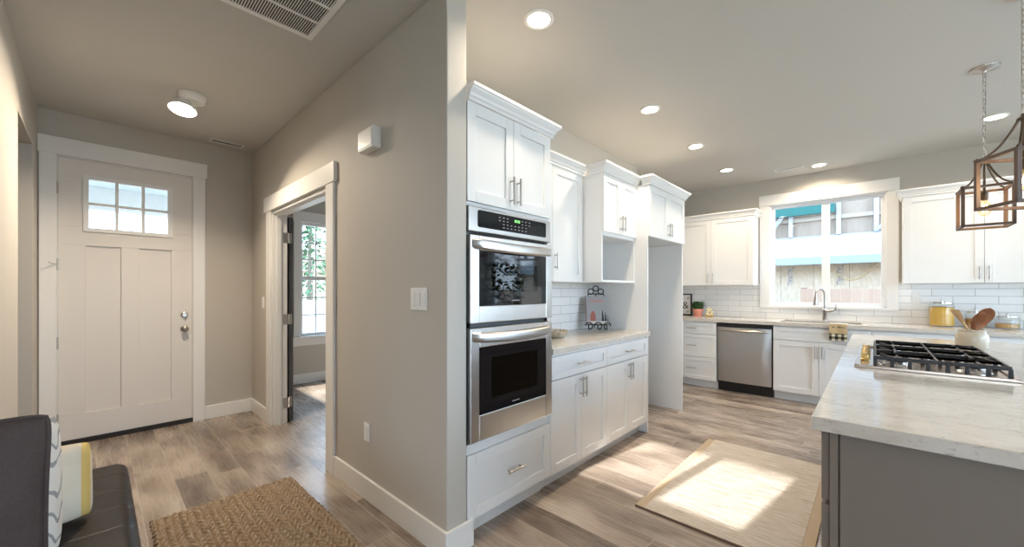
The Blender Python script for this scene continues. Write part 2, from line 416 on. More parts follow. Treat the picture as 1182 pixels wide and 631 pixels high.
# entry door casing / bedroom door casing
mb = MB(); C = .02
mb.box(XF, XF+C, -.318, D0, 0, 2.43); mb.box(XF, XF+C, D1, .750, 0, 2.43); mb.box(XF, XF+C+.006, -.325, .766, 2.43, 2.572)
mb.box(XF-.12, XF, D0, D0+.006, 0, DZ); mb.box(XF-.12, XF, D1-.006, D1, 0, DZ); mb.box(XF-.12, XF, D0, D1, DZ-.006, DZ)
struct('trim_1', mb, M_TRIM, bevel=.002)
mb = MB()
mb.box(-4.375, P0, YP-C, YP, 0, PZ+.01); mb.box(P1, -2.79, YP-C, YP, 0, PZ+.01); mb.box(-4.43, -2.765, YP-C-.006, YP, PZ+.01, 2.212)
mb.box(P0, P0+.02, YP, YQ, 0, PZ); mb.box(P1-.02, P1, YP, YQ, 0, PZ); mb.box(P0, P1, YP, YQ, PZ-.02, PZ)
mb.box(P0+.02, P0+.032, YP+.03, YP+.07, 0, PZ); mb.box(P1-.032, P1-.02, YP+.03, YP+.07, 0, PZ); mb.box(P0, P1, YP+.03, YP+.07, PZ-.034, PZ-.02)
struct('trim_2', mb, M_TRIM, bevel=.002)

# ------------------------------------------------------------------ entry door
d = setting('door_1', (XF, .2, 0))
mb = MB(); y0, y1, z0, z1 = -.218, .649, .04, 2.416; xf = XF-.012; xb = xf-.045
gy0, gy1, gz0, gz1 = -.045, .468, 1.845, 2.262
pz0, pz1 = .25, 1.69
cols = [(-.062,.153),(.271,.494)]
# slab built as rails and stiles around a glass opening and two recessed panels
mb.box(xb, xf, y0, gy0, gz0, gz1); mb.box(xb, xf, gy1, y1, gz0, gz1); mb.box(xb, xf, y0, y1, gz1, z1); mb.box(xb, xf, y0, y1, pz1, gz0); mb.box(xb, xf, y0, y1, z0, pz0)
mb.box(xb, xf, y0, cols[0][0], pz0, pz1); mb.box(xb, xf, cols[0][1], cols[1][0], pz0, pz1); mb.box(xb, xf, cols[1][1], y1, pz0, pz1)
for a, b in cols: mb.box(xb, xf-.016, a, b, pz0, pz1)
slab = mb.build('door_slab', M_DOOR, d, bevel=.002)
mb = MB(); fx = xf+.012
mb.box(xf, fx, gy0-.034, gy0, gz0-.034, gz1+.034); mb.box(xf, fx, gy1, gy1+.034, gz0-.034, gz1+.034); mb.box(xf, fx, gy0, gy1, gz1, gz1+.034); mb.box(xf, fx, gy0, gy1, gz0-.034, gz0)
for k in (1, 2):
    yy = gy0+(gy1-gy0)*k/3; mb.box(xf-.03, fx-.003, yy-.011, yy+.011, gz0, gz1)
zz = (gz0+gz1)/2; mb.box(xf-.03, fx-.004, gy0, gy1, zz-.011, zz+.011)
mb.build('lite_frame', M_TRIM, d, bevel=.002)
MB().box(xf-.024, xf-.018, gy0, gy1, gz0, gz1).build('glass', M_PANE, d)
for z, r in ((1.066, .028), (.93, .030)):
    k = MB().lathe((xf, .591, z), [(0.001,0),(r,.0),(r,.006),(r*.85,.010),(.012,.012),(.012,.03)] + ([(.02,.034),(.028,.045),(.028,.058),(.018,.068),(.001,.07)] if z < 1 else [(.018,.016),(.018,.024),(.001,.024)]), 24, 'x').build('knob' if z < 1 else 'deadbolt', M_NICKEL, d, smooth=True)
MB().box(xf, xf+.03, .588, .594, 1.05, 1.08).build('thumb_turn', M_NICKEL, d)
for z in (2.158, 1.52, .866, .226):
    MB().cyl((XF+.004, -.2215, z-.05), (XF+.004, -.2215, z+.05), .007, n=10).build('hinge', M_NICKEL, d, smooth=True)
MB().tube([(XF+.01,-.222,1.52),(XF+.05,-.25,1.525),(XF+.085,-.262,1.535)], .004, 8).build('hinge_stop', M_NICKEL, d)
MB().box(XF-.13, XF+.005, D0, D1, 0, .038).build('threshold', mat('dark_bronze_threshold', (.03,.026,.024), .5, .5), d)

# bedroom door leaf folded back against the wall
d = setting('door_2', (P0, YQ, 0))
mb = MB(); mb.box(P0-.63, P0-.003, YQ+.02, YQ+.062, .012, 2.03); mb.build('door_leaf', M_DGREY, d, bevel=.002)
for z in (1.82, 1.02, .2):
    MB().box(P0+.02, P0+.0225, YQ-.036, YQ, z-.05, z+.05).cyl((P0+.02, YQ+.008, z-.05),(P0+.02, YQ+.008, z+.05), .008, n=10).box(P0-.003, P0+.0, YQ+.02, YQ+.05, z-.05, z+.05).build('hinge', M_NICKEL, d)

# ------------------------------------------------------------------ windows
def window_frame(name, box, fw, mull, dfn, extra=None, glass=None):
    """slider window: dfn maps (u, depth, z) to world"""
    u0, u1, z0, z1 = box
    o = setting(name, dfn(Vector(((u0+u1)/2, 0, z0))))
    mb = MB(dfn); a, b = -.10, -.04
    mb.box(u0, u0+fw, a, b, z0, z1); mb.box(u1-fw, u1, a, b, z0, z1); mb.box(u0+fw, u1-fw, a, b, z0, z0+fw); mb.box(u0+fw, u1-fw, a, b, z1-fw, z1)
    mb.build('frame', M_TRIMW, o, bevel=.003)
    for m0, m1 in mull:
        MB(dfn).box(m0, m1, a+.005, b-.005, z0+fw, z1-fw).build('mullion', M_TRIMW, o, bevel=.003)
    if extra:
        mb = MB(dfn)
        for e in extra: mb.box(e[0], e[1], -.078, -.062, e[2], e[3])
        mb.build('muntins', M_TRIMW, o)
    MB(dfn).box(u0+fw, u1-fw, -.073, -.068, z0+fw, z1-fw).build('pane', glass or M_CLEAR, o)
    return o
M_TRIMW = mat('white_vinyl', (.82,.83,.84), .3)
fb = lambda p: Vector((p.x, YB - p.y, p.z))
w1 = window_frame('window_1', (W0, W1, WZ0, WZ1), .045, [(-.48,-.402)], fb, None, M_PANE)
mb = MB(fb)   # sliding sash stiles
mb.box(W0, W1, -.035, .0, WZ1-.012, WZ1); mb.box(W0, W1, -.035, 0, WZ0, WZ0+.012); mb.box(W0, W0+.012, -.035, 0, WZ0, WZ1); mb.box(W1-.012, W1, -.035, 0, WZ0, WZ1)
mb.build('jamb', M_TRIMW, w1)
mb = MB(fb)
mb.box(W0-.118, W0, 0, .02, WZ0-.03, WZ1); mb.box(W1, W1+.10, 0, .02, WZ0-.03, WZ1); mb.box(W0-.125, W1+.107, 0, .026, WZ1, 2.580); mb.box(W0-.118, W1+.10, 0, .028, WZ0-.03, WZ0)
struct('trim_3', mb, M_TRIM, bevel=.002)
w3 = window_frame('window_3', (V0, V1, VZ0, VZ1), .05, [(2.62,2.68)], fb)
mb = MB(fb); mb.box(V0-.1, V0, 0, .02, VZ0, VZ1); mb.box(V1, V1+.1, 0, .02, VZ0, VZ1); mb.box(V0-.11, V1+.11, 0, .02, VZ1, VZ1+.13); mb.box(V0-.11, V1+.11, 0, .03, VZ0-.09, VZ0); struct('trim_5', mb, M_TRIM)
fr_ = lambda p: Vector((3.6 - p.y, p.x, p.z))
window_frame('door_3', (R0, R1, .02, RZ), .06, [(2.15,2.25),(3.75,3.85)], fr_)
fl_ = lambda p: Vector((p.x, -4.6 + p.y, p.z))
window_frame('window_4', (L0, L1, LZ0, LZ1), .05, [(1.75,1.80)], fl_)
fbd = lambda p: Vector((BX + p.y, p.x, p.z))
ex = []
gw = (B1-B0-.08)/4
for k in range(1, 4): ex.append((B0+.04+gw*k-.008, B0+.04+gw*k+.008, BZ0+.04, BZ1-.04))
for z in (.955, 1.205, 1.745, 1.98): ex.append((B0+.04, B1-.04, z-.008, z+.008))
window_frame('window_5_added', (-5.3, -2.9, .2, 2.6), .05, [(-4.13,-4.07)], lambda p: Vector((p.x, 4.5-p.y, p.z)))  # added unseen opening that lets more daylight into the bedroom
window_frame('window_6_added', (3.25, 4.15, BZ0, BZ1), .04, [], fbd)  # another unseen window, added to brighten the bedroom
w2 = window_frame('window_2', (B0, B1, BZ0, BZ1), .04, [], fbd, ex)
MB(fbd).box(B0+.03, B1-.03, -.095, -.045, 1.455, 1.505).build('meeting_rail', M_TRIMW, w2)
mb = MB(fbd); mb.box(B0-.09, B0, 0, .02, BZ0, BZ1); mb.box(B1, B1+.09, 0, .02, BZ0, BZ1); mb.box(B0-.1, B1+.1, 0, .022, BZ1, BZ1+.14)
mb.box(B0-.12, B1+.12, 0, .06, BZ0-.03, BZ0); mb.box(B0-.1, B1+.1, 0, .02, BZ0-.13, BZ0-.03)
struct('trim_4', mb, M_TRIM, bevel=.002)

# ------------------------------------------------------------------ backsplash tile
mb = MB(); mb.box(XL, XL+.008, 1.985, 3.45, .93, 1.375); struct('trim_6', mb, M_TILE_L)
mb = MB(); mb.box(XC, W0-.118, YB-.008, YB, .93, 1.40); mb.box(W0-.118, W1+.1, YB-.008, YB, .93, WZ0-.03); mb.box(W1+.1, 1.9, YB-.008, YB, .93, 1.40); struct('trim_7', mb, M_TILE_B)

# ------------------------------------------------------------------ cabinet helpers
FO = lambda X: (lambda p: Vector((X + p.y, p.x, p.z)))         # faces +X, u = y
FB = lambda Y: (lambda p: Vector((p.x, Y - p.y, p.z)))         # faces -Y, u = x
FI = lambda X: (lambda p: Vector((X - p.y, p.x, p.z)))         # faces -X, u = y
def shaker(fn, u0, u1, z0, z1, rail=.06, th=.02, rec=.011):
    mb = MB(fn); g = .0015; u0 += g; u1 -= g; z0 += g; z1 -= g
    mb.box(u0, u0+rail, 0, th, z0, z1); mb.box(u1-rail, u1, 0, th, z0, z1)
    mb.box(u0+rail, u1-rail, 0, th, z0, z0+rail); mb.box(u0+rail, u1-rail, 0, th, z1-rail, z1)
    mb.box(u0+rail, u1-rail, 0, th-rec, z0+rail, z1-rail)
    return mb
def pull(fn, u, z, L, vert, th=.02, parent=None, m=None):
    mb = MB(fn); s = .030; h = L/2; q = h*.70
    if vert:
        mb.tube([(u, th+s, z-h), (u, th+s, z+h)], .0055, 10)
        for t in (-q, q): mb.tube([(u, th, z+t), (u, th+s, z+t)], .0045, 8)
    else:
        mb.tube([(u-h, th+s, z), (u+h, th+s, z)], .0055, 10)
        for t in (-q, q): mb.tube([(u+t, th, z), (u+t, th+s, z)], .0045, 8)
    return mb.build('handle', m or M_NICKEL, parent, smooth=True)
def door(fn, par, u0, u1, z0, z1, hu=None, hz=None, L=.13, rail=.06, mt=None, name='door'):
    o = shaker(fn, u0, u1, z0, z1, rail).build(name, mt or M_CAB, par, bevel=.0015)
    if hu is not None: pull(fn, hu, hz, L, True, parent=o)
    return o
def drawer(fn, par, u0, u1, z0, z1, L=.13, rail=.045, mt=None):
    o = shaker(fn, u0, u1, z0, z1, rail).build('drawer', mt or M_CAB, par, bevel=.0015)
    if L: pull(fn, (u0+u1)/2, (z0+z1)/2, L, False, parent=o)
    return o
CROWN = [(0,0),(.012,0),(.012,.014),(.020,.022),(.024,.034),(.040,.052),(.044,.060),(.052,.062),(.052,.078),(0,.078)]
def crown(path, z, parent, closed=False):
    """sweep the moulding along a plan path; outward = right-hand side of travel"""
    mb = MB(); pts = [Vector((p[0], p[1])) for p in path]; n = len(pts); ring = []
    for i, p in enumerate(pts):
        dirs = []
        if i > 0: dirs.append((pts[i]-pts[i-1]).normalized())
        if i < n-1: dirs.append((pts[i+1]-pts[i]).normalized())
        ns = [Vector((d.y, -d.x)) for d in dirs]
        o = ns[0] if len(ns) == 1 else (ns[0]+ns[1])/(1+ns[0].dot(ns[1]))
        ring.append([(p.x+o.x*a, p.y+o.y*a, z+h) for a, h in CROWN])
    m = len(CROWN); vs = [q for r in ring for q in r]; fs = []
    for i in range(n-1):
        fs += [(i*m+k, i*m+(k+1)%m, (i+1)*m+(k+1)%m, (i+1)*m+k) for k in range(m)]
    fs += [tuple(range(m)), tuple(range((n-1)*m, n*m))]
    mb.add(vs, fs); return mb.build('crown_moulding', M_CAB, parent)

# ------------------------------------------------------------------ oven tower
F0 = XE-.02; fn = FO(F0); TY0, TY1 = YQ+.004, 1.982; ZT = 2.278
t = thing('oven_cabinet', 'tall white shaker cabinet tower built around the double wall oven', 'cabinet', ((XL+F0)/2, (TY0+TY1)/2, 0))
OZ0, OZ1 = .507, 1.738; OY0, OY1 = TY0+.004, TY1-.012
mb = MB(); mb.box(XB, F0, TY0, TY0+.003, .115, ZT); mb.box(XB, F0, TY1-.010, TY1, .115, ZT); mb.box(XB, XL+.02, TY0+.003, TY1-.010, .115, ZT)
mb.box(XL+.02, F0, TY0+.003, TY1-.010, OZ1+.004, ZT); mb.box(XL+.02, F0, TY0+.003, TY1-.010, .115, OZ0-.004); mb.box(XB, F0-.06, TY0, TY1, 0, .115)
mb.build('body', M_CAB, t, bevel=.001)
um = (TY0+TY1)/2 - .0
door(fn, t, TY0, um, 1.76, ZT-.004, um-.028, 1.865, .155); door(fn, t, um, TY1, 1.76, ZT-.004, um+.028, 1.865, .155)
drawer(fn, t, TY0, TY1-.0, .118, .455, .13, .06)
crown([(F0+.02, TY0), (F0+.02, TY1), (-1.752, TY1)], ZT-.004, t)

# double wall oven
o = thing('wall_oven', 'stainless steel double wall oven with black glass doors set in white cabinet', 'oven', (F0, um, OZ0))
mb = MB(); mb.box(XL+.03, F0, OY0+.002, OY1-.002, OZ0, OZ0+.02); mb.box(XL+.03, F0, OY0+.002, OY1-.002, 1.10, 1.14); mb.box(XL+.03, F0, OY0+.002, OY1-.002, 1.60, OZ1)
mb.box(XL+.03, F0, OY0+.002, OY0+.03, OZ0+.02, 1.6); mb.box(XL+.03, F0, OY1-.03, OY1-.002, OZ0+.02, 1.6); mb.box(XL+.03, XL+.05, OY0+.03, OY1-.03, OZ0+.02, 1.6)
mb.build('body', M_ENAMEL, o)
cp = MB(fn).box(OY0, OY1, 0, .028, 1.605, OZ1).build('control_panel', M_STEEL, o, bevel=.006)
def rrect(u0, u1, z0, z1, r, n=5):
    pts = []
    for cu, cz, a0 in ((u1-r, z1-r, 0), (u0+r, z1-r, 90), (u0+r, z0+r, 180), (u1-r, z0+r, 270)):
        pts += [(cu+r*math.cos(math.radians(a0+90*k/n)), cz+r*math.sin(math.radians(a0+90*k/n))) for k in range(n+1)]
    return pts
bz = MB(fn).prism(rrect(OY0+.06, OY1-.05, 1.632, 1.722, .012), .028, .031, 'y').build('display_glass', M_FRIT, cp)
mbk = MB(fn); ua = OY0+.06; uw = OY1-.05-ua
for r_ in range(4):
    for c_ in range(9):
        if (r_, c_) in ((0,3),(0,4),(0,5),(1,4)): continue
        zz = 1.703-.018*r_; uu = ua+uw*(.28+.055*c_)
        if 3 <= c_ <= 5 and r_ < 2: continue
        if r_ >= 2 and c_ in (0, 8): continue
        mbk.box(uu-.006, uu+.006, .031, .0316, zz-.0022, zz+.0022)
mbk.build('buttons', M_MARK, bz)
uc = ua+uw*.53
mbk = MB(fn)
for k, du in enumerate((-.017, -.006, .008, .019)):
    mbk.box(uc+du-.004, uc+du+.004, .031, .0317, 1.690, 1.705)
mbk.build('clock', M_CLOCK, bz)
def oven_door(z0, z1, gz0, gz1, rackz):
    gu0, gu1 = OY0+.062, OY1-.062; th0, th1 = .002, .04
    mb = MB(fn)
    mb.box(OY0, gu0, th0, th1, z0, z1); mb.box(gu1, OY1, th0, th1, z0, z1); mb.box(gu0, gu1, th0, th1, z0, gz0); mb.box(gu0, gu1, th0, th1, gz1, z1)
    dr = mb.build('oven_door', M_STEEL, o, bevel=.004)
    iu0, iu1, iz0, iz1 = gu0+.085, gu1-.085, gz0+.075, gz1-.06
    mb = MB(fn); a, b = .028, .0415
    outer = rrect(gu0+.001, gu1-.001, gz0+.001, gz1-.001, .012)
    mb.box(gu0, iu0, a, b, gz0, gz1); mb.box(iu1, gu1, a, b, gz0, gz1); mb.box(iu0, iu1, a, b, gz0, iz0); mb.box(iu0, iu1, a, b, iz1, gz1)
    fr = mb.build('black_glass_border', M_FRIT, dr)
    MB(fn).box(iu0, iu1, b-.004, b, iz0, iz1).build('window', M_OVENGLASS, dr)
    mb = MB()
    for z in rackz:
        mb.tube([(F0-.03, iu0-.09, z), (F0-.03, iu1+.09, z)], .003, 6)
        for k in range(24):
            y = iu0-.09+(iu1-iu0+.18)*k/23; mb.tube([(F0-.03, y, z), (XL+.06, y, z)], .0018, 5)
    mb.build('rack', M_CHROME, dr)
    # handle: broad bar bowed outward
    mb = MB(fn); n = 24; zc = z1-.045; vs = []; prof = [(-.012,-.020),(.0,-.026),(.011,-.018),(.013,0),(.011,.018),(0,.026),(-.012,.020)]
    hu0, hu1 = OY0+.012, OY1-.012
    rings = []
    for i in range(n+1):
        s = i/n; u = hu0+(hu1-hu0)*s; bow = .055*min(1, (math.sin(PI*s))**.45)+.004; dz = -.012*math.sin(PI*s)
        rings.append([(u, th1-.012+bow+p, zc+dz+q) for p, q in prof])
    m = len(prof)
    mb.add([p for r in rings for p in r], [(i*m+k, i*m+(k+1)%m, (i+1)*m+(k+1)%m, (i+1)*m+k) for i in range(n) for k in range(m)]+[tuple(range(m)), tuple(range(n*m, (n+1)*m))])
    mb.build('handle', M_STEEL, dr, smooth=True)
    MB(fn).box((OY0+OY1)/2-.03, (OY0+OY1)/2+.03, b, b+.0004, gz0+.022, gz0+.027).build('badge', M_MARK, dr)
oven_door(1.132, 1.588, 1.222, 1.508, (1.27, 1.40))
oven_door(.520, 1.108, .655, 1.005, (.74, .80, .87))

# ------------------------------------------------------------------ base cabinets beside the oven
def base_cab(y0, y1, label):
    t = thing('base_cabinet', label, 'cabinet', ((XL+F0)/2, (y0+y1)/2, 0), 'base cabinets beside the ovens')
    mb = MB(); mb.box(XB, F0, y0, y1, .105, .888); mb.box(XB, F0-.07, y0, y1, 0, .105); mb.build('body', M_CAB, t)
    m = (y0+y1)/2
    drawer(fn, t, y0, y1, .72, .872); door(fn, t, y0, m, .11, .716, m-.022, .63, .14); door(fn, t, m, y1, .11, .716, m+.022, .63, .14)
    return t
base_cab(1.983, 2.70, 'white two-door base cabinet directly beside the double oven')
base_cab(2.701, 3.432, 'white two-door base cabinet next to the empty fridge alcove')
mb = MB(); mb.box(XL+.010, XE+.022, 1.983, 3.448, .890, .930)
tag(mb.build('worktop', M_QUARTZ, bevel=.003), 'short speckled quartz worktop beside the ovens holding the cookbook', 'worktop')

# wall cabinet (behind the tower), microwave cabinet, fridge surround
fn2 = FO(-1.83)
t = thing('wall_cabinet', 'shallow white wall cabinet between oven tower and microwave niche cabinet', 'cabinet', (-1.96, 2.41, 1.37))
MB().box(XB, -1.83, 1.984, 2.838, 1.372, ZT).build('body', M_CAB, t)
door(fn2, t, 1.984, 2.40, 1.372, ZT-.004); door(fn2, t, 2.40, 2.82, 1.372, ZT-.004, 2.425, 1.53, .13)
crown([(-1.81, 2.0), (-1.81, 2.839)], ZT-.006, t)
t = thing('niche_cabinet', 'white wall cabinet with two short doors above open microwave niche', 'cabinet', (-1.87, 3.14, 1.37))
cy0, cy1, cx = 2.842, 3.448, -1.642
mb = MB(); mb.box(XB, cx, cy0, cy0+.02, 1.372, ZT); mb.box(XB, cx, cy1-.02, cy1, 1.372, ZT); mb.box(XB, XL+.012, cy0+.02, cy1-.02, 1.372, ZT)
mb.box(XL+.012, cx, cy0+.02, cy1-.02, 1.372, 1.392); mb.box(XL+.012, cx, cy0+.02, cy1-.02, 1.762, ZT)
mb.build('body', M_CAB, t, bevel=.001)
fn3 = FO(cx); m3 = (cy0+cy1)/2
door(fn3, t, cy0, m3, 1.79, ZT-.004, m3-.025, 1.885, .13); door(fn3, t, m3, cy1, 1.79, ZT-.004, m3+.025, 1.885, .13)
crown([(-1.81+.056, cy0-.001), (cx+.02, cy0-.001), (cx+.02, cy1)], ZT-.004, t)
t = thing('fridge_surround', 'tall white empty refrigerator alcove with two panels and bridging cabinet', 'cabinet', (-1.8, 3.9, 0))
fy0, fy1, fx_ = 3.450, 4.352, -1.520
MB().box(XB, fx_, fy0, fy0+.02, 0, ZT).build('side_panel', M_CAB, t, bevel=.001)
MB().box(XB, fx_, fy1-.02, fy1, 0, ZT).build('side_panel', M_CAB, t, bevel=.001)
MB().box(XB, fx_-.001, fy0+.021, fy1-.021, 1.80, ZT).build('bridge_cabinet', M_CAB, t)
fn4 = FO(fx_); m4 = (fy0+fy1)/2
door(fn4, t, fy0, m4, 1.80, ZT-.004, m4-.025, 1.90, .13); door(fn4, t, m4, fy1, 1.80, ZT-.004, m4+.025, 1.90, .13)
crown([(cx+.078, fy0-.001), (fx_+.02, fy0-.001), (fx_+.02, fy1), (XL+.05, fy1)], ZT-.004, t)

# ------------------------------------------------------------------ back run
FY = 5.57; f5 = FB(FY)
def back_base(name, u0, u1, label):
    t = thing(name, label, 'cabinet', ((u0+u1)/2, (FY+YB)/2, 0))
    if name == 'sink_base_cabinet':
        mb = MB(); mb.box(u0, u0+.018, FY, YW, .105, .888); mb.box(u1-.018, u1, FY, YW, .105, .888); mb.box(u0+.018, u1-.018, FY, YW, .105, .125); mb.box(u0+.018, u1-.018, YB-.01, YW, .125, .888)
        mb.box(u0+.018, u1-.018, FY, FY+.018, .125, .888)
    else:
        mb = MB(); mb.box(u0, u1, FY, YW, .105, .888)
    mb.box(u0, u1, FY+.07, YB-.012, 0, .105); mb.build('body', M_CAB, t); return t
t = back_base('drawer_cabinet', XC+.003, -1.512, 'white three-drawer base cabinet left of the dishwasher')
for a, b in ((.72,.872),(.41,.716),(.11,.406)): drawer(f5, t, -2.13, -1.513, a, b)
DX0, DX1 = -1.508, -.892
t = thing('dishwasher', 'stainless steel dishwasher with bar handle under the back worktop', 'dishwasher', ((DX0+DX1)/2, (FY+YB)/2, 0))
MB().box(DX0, DX1, FY+.01, YB-.01, .11, .884).build('body', M_BLACK, t)
MB().box(DX0, DX1, FY+.05, FY+.2, 0, .11).build('kick_plate', M_BLACK, t)
mb = MB(f5); mb.box(DX0+.004, DX1-.004, -.008, .022, .838, .880); mb.build('control_strip', M_BLACK, t, bevel=.003)
mb = MB(f5); nu, nv = 32, 24; ax, bx, az, bz_ = DX0+.012, DX1-.012, .135, .832
def dwf(s, v):
    bow = .020*(1-(2*s-1)**2)+.004*math.sin(PI*v)
    if s > .72: bow += .006*math.sin(PI*(s-.72)/.28)*math.sin(PI*v)
    return (ax+(bx-ax)*s, .012+bow, az+(bz_-az)*v)
mb.grid(dwf, nu, nv)
mb.add([(ax,-.009,az),(bx,-.009,az),(bx,-.009,bz_),(ax,-.009,bz_),(ax,.012,az),(bx,.012,az),(bx,.012,bz_),(ax,.012,bz_)], [(0,1,5,4),(1,2,6,5),(2,3,7,6),(3,0,4,7),(0,3,2,1)])
n = 16
for zz, flip in ((az, 0), (bz_, 1)):
    e = [dwf(i/nu, 0 if not flip else 1) for i in range(nu+1)]
    mb.add(e+[(p[0], .0, p[2]) for p in e], [(i, i+1, nu+2+i, nu+1+i) for i in range(nu)])
mb.build('door_panel', M_STEEL, t, smooth=True)
mb = MB(f5); n = 20
mb.tube([(DX0+.04+(DX1-DX0-.08)*i/n, .02+.045*min(1,math.sin(PI*i/n)**.4), .795) for i in range(n+1)], [.014]*(n+1), 12); mb.build('handle', M_NICKEL, t, smooth=True)
SX0, SX1 = -.888, -.020; sm = (SX0+SX1)/2
t = back_base('sink_base_cabinet', SX0, SX1, 'white two-door sink cabinet right of the dishwasher')
shaker(f5, SX0+.002, SX1, .72, .872, .045).build('false_drawer', M_CAB, t, bevel=.0015)
door(f5, t, SX0+.002, sm, .11, .716, sm-.03, .605, .15); door(f5, t, sm, SX1, .11, .716, sm+.03, .605, .15)
t = back_base('base_cabinet', SX1+.002, .60, 'white drawer base cabinet behind the island under the canisters')
for a, b in ((.72,.872),(.41,.716),(.11,.406)): drawer(f5, t, SX1+.004, .60, a, b)
t = back_base('base_cabinet', .602, 1.55, 'white base cabinet at the right end of back run behind the island')
door(f5, t, .604, 1.076, .11, .716, 1.05, .605, .15); door(f5, t, 1.076, 1.548, .11, .716, 1.10, .605, .15); drawer(f5, t, .604, 1.548, .72, .872)
# worktop with an undermount sink cut-out
KX0, KX1, KY0, KY1 = -.83, -.10, 5.66, 6.04
mb = MB(); wy = FY-.045
mb.box(XC+.003, KX0, wy, YB-.010, .890, .930); mb.box(KX1, 1.56, wy, YB-.010, .890, .930); mb.box(KX0, KX1, wy, KY0, .890, .930); mb.box(KX0, KX1, KY1, YB-.010, .890, .930)
tag(mb.build('worktop', M_QUARTZ, weld=True), 'long speckled quartz worktop under the sink window', 'worktop')
t = thing('kitchen_sink', 'undermounted steel sink let into the long worktop below the window', 'sink', ((KX0+KX1)/2, (KY0+KY1)/2, .70))
mb = MB(); g = .012
mb.box(KX0-g, KX1+g, KY0-g, KY1+g, .690, .702); mb.box(KX0-g, KX0, KY0-g, KY1+g, .702, .8895); mb.box(KX1, KX1+g, KY0-g, KY1+g, .702, .8895); mb.box(KX0, KX1, KY0-g, KY0, .702, .8895); mb.box(KX0, KX1, KY1, KY1+g, .702, .8895)
mb.build('basin', M_STEEL, t); MB().lathe((-.465, 5.85, .702), [(.001,0),(.045,0),(.045,.004),(.03,.003),(.001,.002)]).build('drain', M_CHROME, t)
# faucet
t = thing('kitchen_faucet', 'brushed nickel gooseneck pull-down faucet behind the sink', 'faucet', (-.44, 6.09, .93))
bxx, byy = -.44, 6.09
MB().lathe((bxx, byy, .93), [(.001,0),(.030,0),(.030,.006),(.024,.010),(.022,.10),(.026,.105),(.026,.14),(.016,.15),(.001,.15)]).build('base', M_NICKEL, t, smooth=True)
pts = [(bxx, byy, 1.08), (bxx, byy, 1.24)]
dxn, dyn = -.55, -.83
for k in range(1, 13):
    a = PI*k/12; pts.append((bxx+dxn*.07*(1-math.cos(a)), byy+dyn*.07*(1-math.cos(a)), 1.24+.07*math.sin(a)*1.2))
MB().tube(pts, .0125, 14).build('neck', M_NICKEL, t, smooth=True)
e = pts[-1]
MB().lathe((e[0], e[1], e[2]), [(.001,-.115),(.024,-.115),(.026,-.105),(.020,-.05),(.014,0),(.014,.012),(.001,.012)]).build('spray_head', M_NICKEL, t, smooth=True)
MB().tube([(bxx, byy, 1.055), (bxx+.05, byy-.01, 1.055), (bxx+.085, byy-.015, 1.062)], [.019,.018,.012], 14).tube([(bxx+.08, byy-.015, 1.062), (bxx+.10, byy-.02, 1.075), (bxx+.108, byy-.02, 1.14)], [.008,.008,.006], 10).build('lever', M_NICKEL, t, smooth=True)

# upper cabinets on the back wall
def upper(u0, u1, div, label, left_ret, right_ret, x_end=None):
    y = YB-.31; f6 = FB(y)
    t = thing('wall_cabinet', label, 'cabinet', ((u0+u1)/2, YB-.15, 1.372))
    MB().box(u0, u1, y, YW, 1.375, ZT+.02).build('body', M_CAB, t, bevel=.001)
    us = [u0]+div+[u1]
    for i, (a, b) in enumerate(zip(us[:-1], us[1:])):
        h = b-.03 if (i+len(div)+1) % 2 == 0 else a+.03
        door(f6, t, a, b, 1.377, ZT+.012, h, 1.475, .13)
    path = []
    if left_ret: path.append((u0, YW))
    path += [(u0, y-.02), (u1, y-.02)]
    if right_ret: path.append((u1, YW))
    crown(path, ZT+.012, t)
upper(XC+.003, -1.152, [-2.16, -1.662], 'white two-door wall cabinet left of the sink window', False, True)
upper(.228, 1.335, [.78], 'large white two-door wall cabinet right of the sink window', True, False)
upper(1.337, 1.9, [1.62], 'white wall cabinet at the far right end of the back wall', False, False)

# ------------------------------------------------------------------ island
IX0, IX1, IY0, IY1 = -.096, 1.10, 1.478, 4.36
t = thing('island', 'taupe grey kitchen island base under the large quartz top', 'island', (.5, 2.9, 0))
mb = MB(); mb.box(IX0, IX1, IY0+.012, IY1, .105, .888); mb.box(IX0+.07, IX1, IY0+.012, IY1, 0, .105); mb.build('body', M_TAUPE, t)
MB().box(IX0-.0, IX0+.020, IY0, IY0+.012, 0.0, .888).box(IX0+.0235, IX1+.0, IY0-.002, IY0+.012, 0, .888).build('end_panel', M_TAUPE, t, bevel=.0015)
f7 = FI(IX0)
for a, b in ((1.492, 2.10), (2.10, 2.48), (2.48, 3.42), (3.42, 4.35)):
    drawer(f7, t, a, b, .672, .876, 0, .045, M_TAUPE); drawer(f7, t, a, b, .39, .664, 0, .05, M_TAUPE); drawer(f7, t, a, b, .11, .384, 0, .05, M_TAUPE)
mb = MB(); mb.box(-.136, 1.16, 1.444, 4.42, .890, .930)
tag(mb.build('worktop', M_QUARTZ, bevel=.003), 'large pale speckled quartz slab on the taupe island holding the cooktop', 'countertop')

